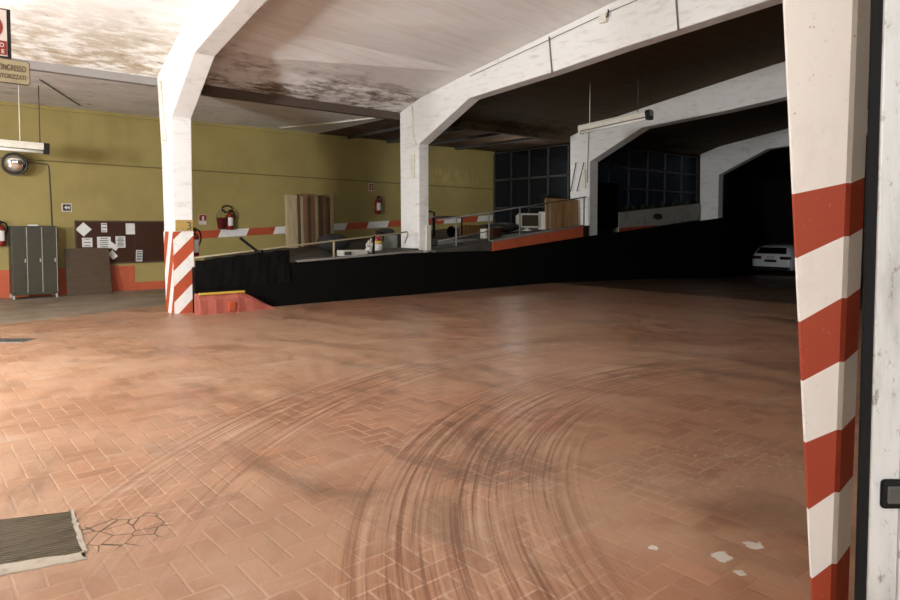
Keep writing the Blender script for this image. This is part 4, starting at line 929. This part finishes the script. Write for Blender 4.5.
# ------------------------------------------------------------------ white car far back
def car():
    X0, Y0, Y1 = 29.5, 11.78, 13.72; zg = -0.60; W2 = (Y1 - Y0) / 2; yc = (Y0 + Y1) / 2
    r = thing('parked_car', (X0 + 2, yc, zg), 'white hatchback seen from behind, parked in the dark at the far end', 'car')
    # cross sections along x: (x, half width, z low, z belt, z roof, roof half width)
    S = [(0.00, 0.76, 0.36, 0.78, 0.80, 0.70), (0.05, 0.84, 0.26, 0.90, 0.96, 0.72), (0.30, 0.90, 0.24, 0.95, 1.24, 0.64), (0.62, 0.92, 0.22, 0.97, 1.33, 0.62),
         (1.6, 0.92, 0.22, 0.95, 1.37, 0.62), (2.5, 0.92, 0.22, 0.93, 1.30, 0.60), (3.1, 0.91, 0.22, 0.90, 0.98, 0.66), (3.8, 0.86, 0.24, 0.78, 0.80, 0.62), (4.1, 0.72, 0.32, 0.60, 0.62, 0.55)]
    m = MB(); rings = []
    for x, w, zl, zb, zr, wr in S:
        pr = [(-w * 0.92, zl), (-w, zl + 0.18), (-w, (zl + zb) / 2 + 0.1), (-w * 0.97, zb), (-wr, zr - 0.03), (-wr * 0.8, zr), (wr * 0.8, zr), (wr, zr - 0.03), (w * 0.97, zb), (w, (zl + zb) / 2 + 0.1), (w, zl + 0.18), (w * 0.92, zl)]
        rings.append([m.bm.verts.new((X0 + x, yc + a, zg + b)) for a, b in pr])
    k = 12
    for A, B in zip(rings, rings[1:]):
        for i in range(k): m.bm.faces.new([A[i], A[(i + 1) % k], B[(i + 1) % k], B[i]]).smooth = True
    m.bm.faces.new(rings[0]); m.bm.faces.new(rings[-1][::-1])
    m.build('body', 'carwhite', r)
    # rear window
    def quadp(name, pts, mat, th=0.012):
        mm = MB().poly(pts, [[0, 1, 2, 3]]); o = mm.build(name, mat, r); o.modifiers.new('s', 'SOLIDIFY').thickness = th; return o
    quadp('rear_window', [(X0 + 0.035, yc - 0.66, zg + 0.97), (X0 + 0.035, yc + 0.66, zg + 0.97), (X0 + 0.29, yc + 0.56, zg + 1.23), (X0 + 0.29, yc - 0.56, zg + 1.23)], 'carglass', 0.02)
    for s in (-1, 1):
        quadp('side_window', [(X0 + 0.55, yc + s * 0.905, zg + 0.99), (X0 + 2.75, yc + s * 0.90, zg + 0.96), (X0 + 2.3, yc + s * 0.64, zg + 1.29), (X0 + 0.75, yc + s * 0.65, zg + 1.31)], 'carglass', 0.03)
        t_ = MB().box((X0 - 0.02, yc + s * 0.62 - 0.22, zg + 0.72), (X0 + 0.14, yc + s * 0.62 + 0.22, zg + 0.86), bevel=0.03); t_.build('tail_light', 'taillight', r)
        for wx in (0.75, 3.25):
            wl = MB().lathe([(0.2, -0.1), (0.30, -0.1), (0.32, -0.05), (0.32, 0.05), (0.30, 0.1), (0.2, 0.1)], (X0 + wx, yc + s * 0.80, zg + 0.32), (0, 1, 0), 24).build('wheel', 'rubber', r)
            MB().lathe([(0.02, -0.105), (0.2, -0.105), (0.21, 0.105), (0.02, 0.105)], (X0 + wx, yc + s * 0.80, zg + 0.32), (0, 1, 0), 20).build('hubcap', 'chrome', wl)
    MB().box((X0 - 0.045, yc - 0.82, zg + 0.22), (X0 + 0.06, yc + 0.82, zg + 0.40), bevel=0.03).build('bumper', 'blackgloss', r)
    MB().box((X0 - 0.015, yc - 0.26, zg + 0.60), (X0 + 0.01, yc + 0.26, zg + 0.71)).build('number_plate_recess', 'blackgloss', r)
    MB().tube([(X0 - 0.012, yc + 0.16 * math.cos(2 * math.pi * q / 16), zg + 0.80 + 0.05 * math.sin(2 * math.pi * q / 16)) for q in range(16)], 0.012, 6, closed=True).build('badge', 'chrome', r)
car()

for o in bpy.data.objects:
    if '_w' in o: del o['_w']

# ------------------------------------------------------------------ light
w = bpy.data.worlds.new('world'); bpy.context.scene.world = w; w.use_nodes = True
w.node_tree.nodes['Background'].inputs[0].default_value = (0.36, 0.40, 0.55, 1)
w.node_tree.nodes['Background'].inputs[1].default_value = 0.008
def area(name, loc, target, sx, sy, power, col):
    l = bpy.data.lights.new(name, 'AREA'); l.shape = 'RECTANGLE'; l.size = sx; l.size_y = sy; l.energy = power; l.color = col
    o = bpy.data.objects.new(name, l); C.objects.link(o); o.location = loc
    o.rotation_euler = (Vector(target) - Vector(loc)).to_track_quat('-Z', 'Y').to_euler()
    return o
def bulb(name, loc, radius, power, col):
    l = bpy.data.lights.new(name, 'POINT'); l.shadow_soft_size = radius; l.energy = power; l.color = col
    o = bpy.data.objects.new(name, l); C.objects.link(o); o.location = loc
    return o
bulb('bay_lamp', (-1.6, 8.5, 2.7), 0.2, 900, (0.94, 0.975, 1.0))
area('gate_daylight', (-8.5, 3.6, 2.4), (8, 11, 1.8), 1.0, 2.0, 1450, (0.94, 0.975, 1.0))
bulb('gate_lamp', (-1.5, -2.3, 2.5), 0.25, 800, (0.94, 0.975, 1.0))
bulb('ramp_fill', (14.8, 14.3, 3.2), 0.2, 38, (1.0, 0.97, 0.9))  # added fill light, brightens the far end of the yellow wall

# ------------------------------------------------------------------ camera
cam = bpy.data.cameras.new('camera'); cam.lens = 26.0; cam.sensor_width = 36.0; cam.clip_start = 0.05; cam.shift_y = (254.38 - 300) / 900
co = bpy.data.objects.new('camera', cam); C.objects.link(co); co.location = (0, 0, 1.6)
co.rotation_euler = (math.radians(90 - 2.5), 0, math.radians(49.648 - 90))
sc = bpy.context.scene; sc.camera = co
sc.view_settings.view_transform = 'Standard'; sc.view_settings.look = 'None'; sc.view_settings.gamma = 1.0
sc.view_settings.exposure = 0.0; sc.view_settings.use_curve_mapping = False
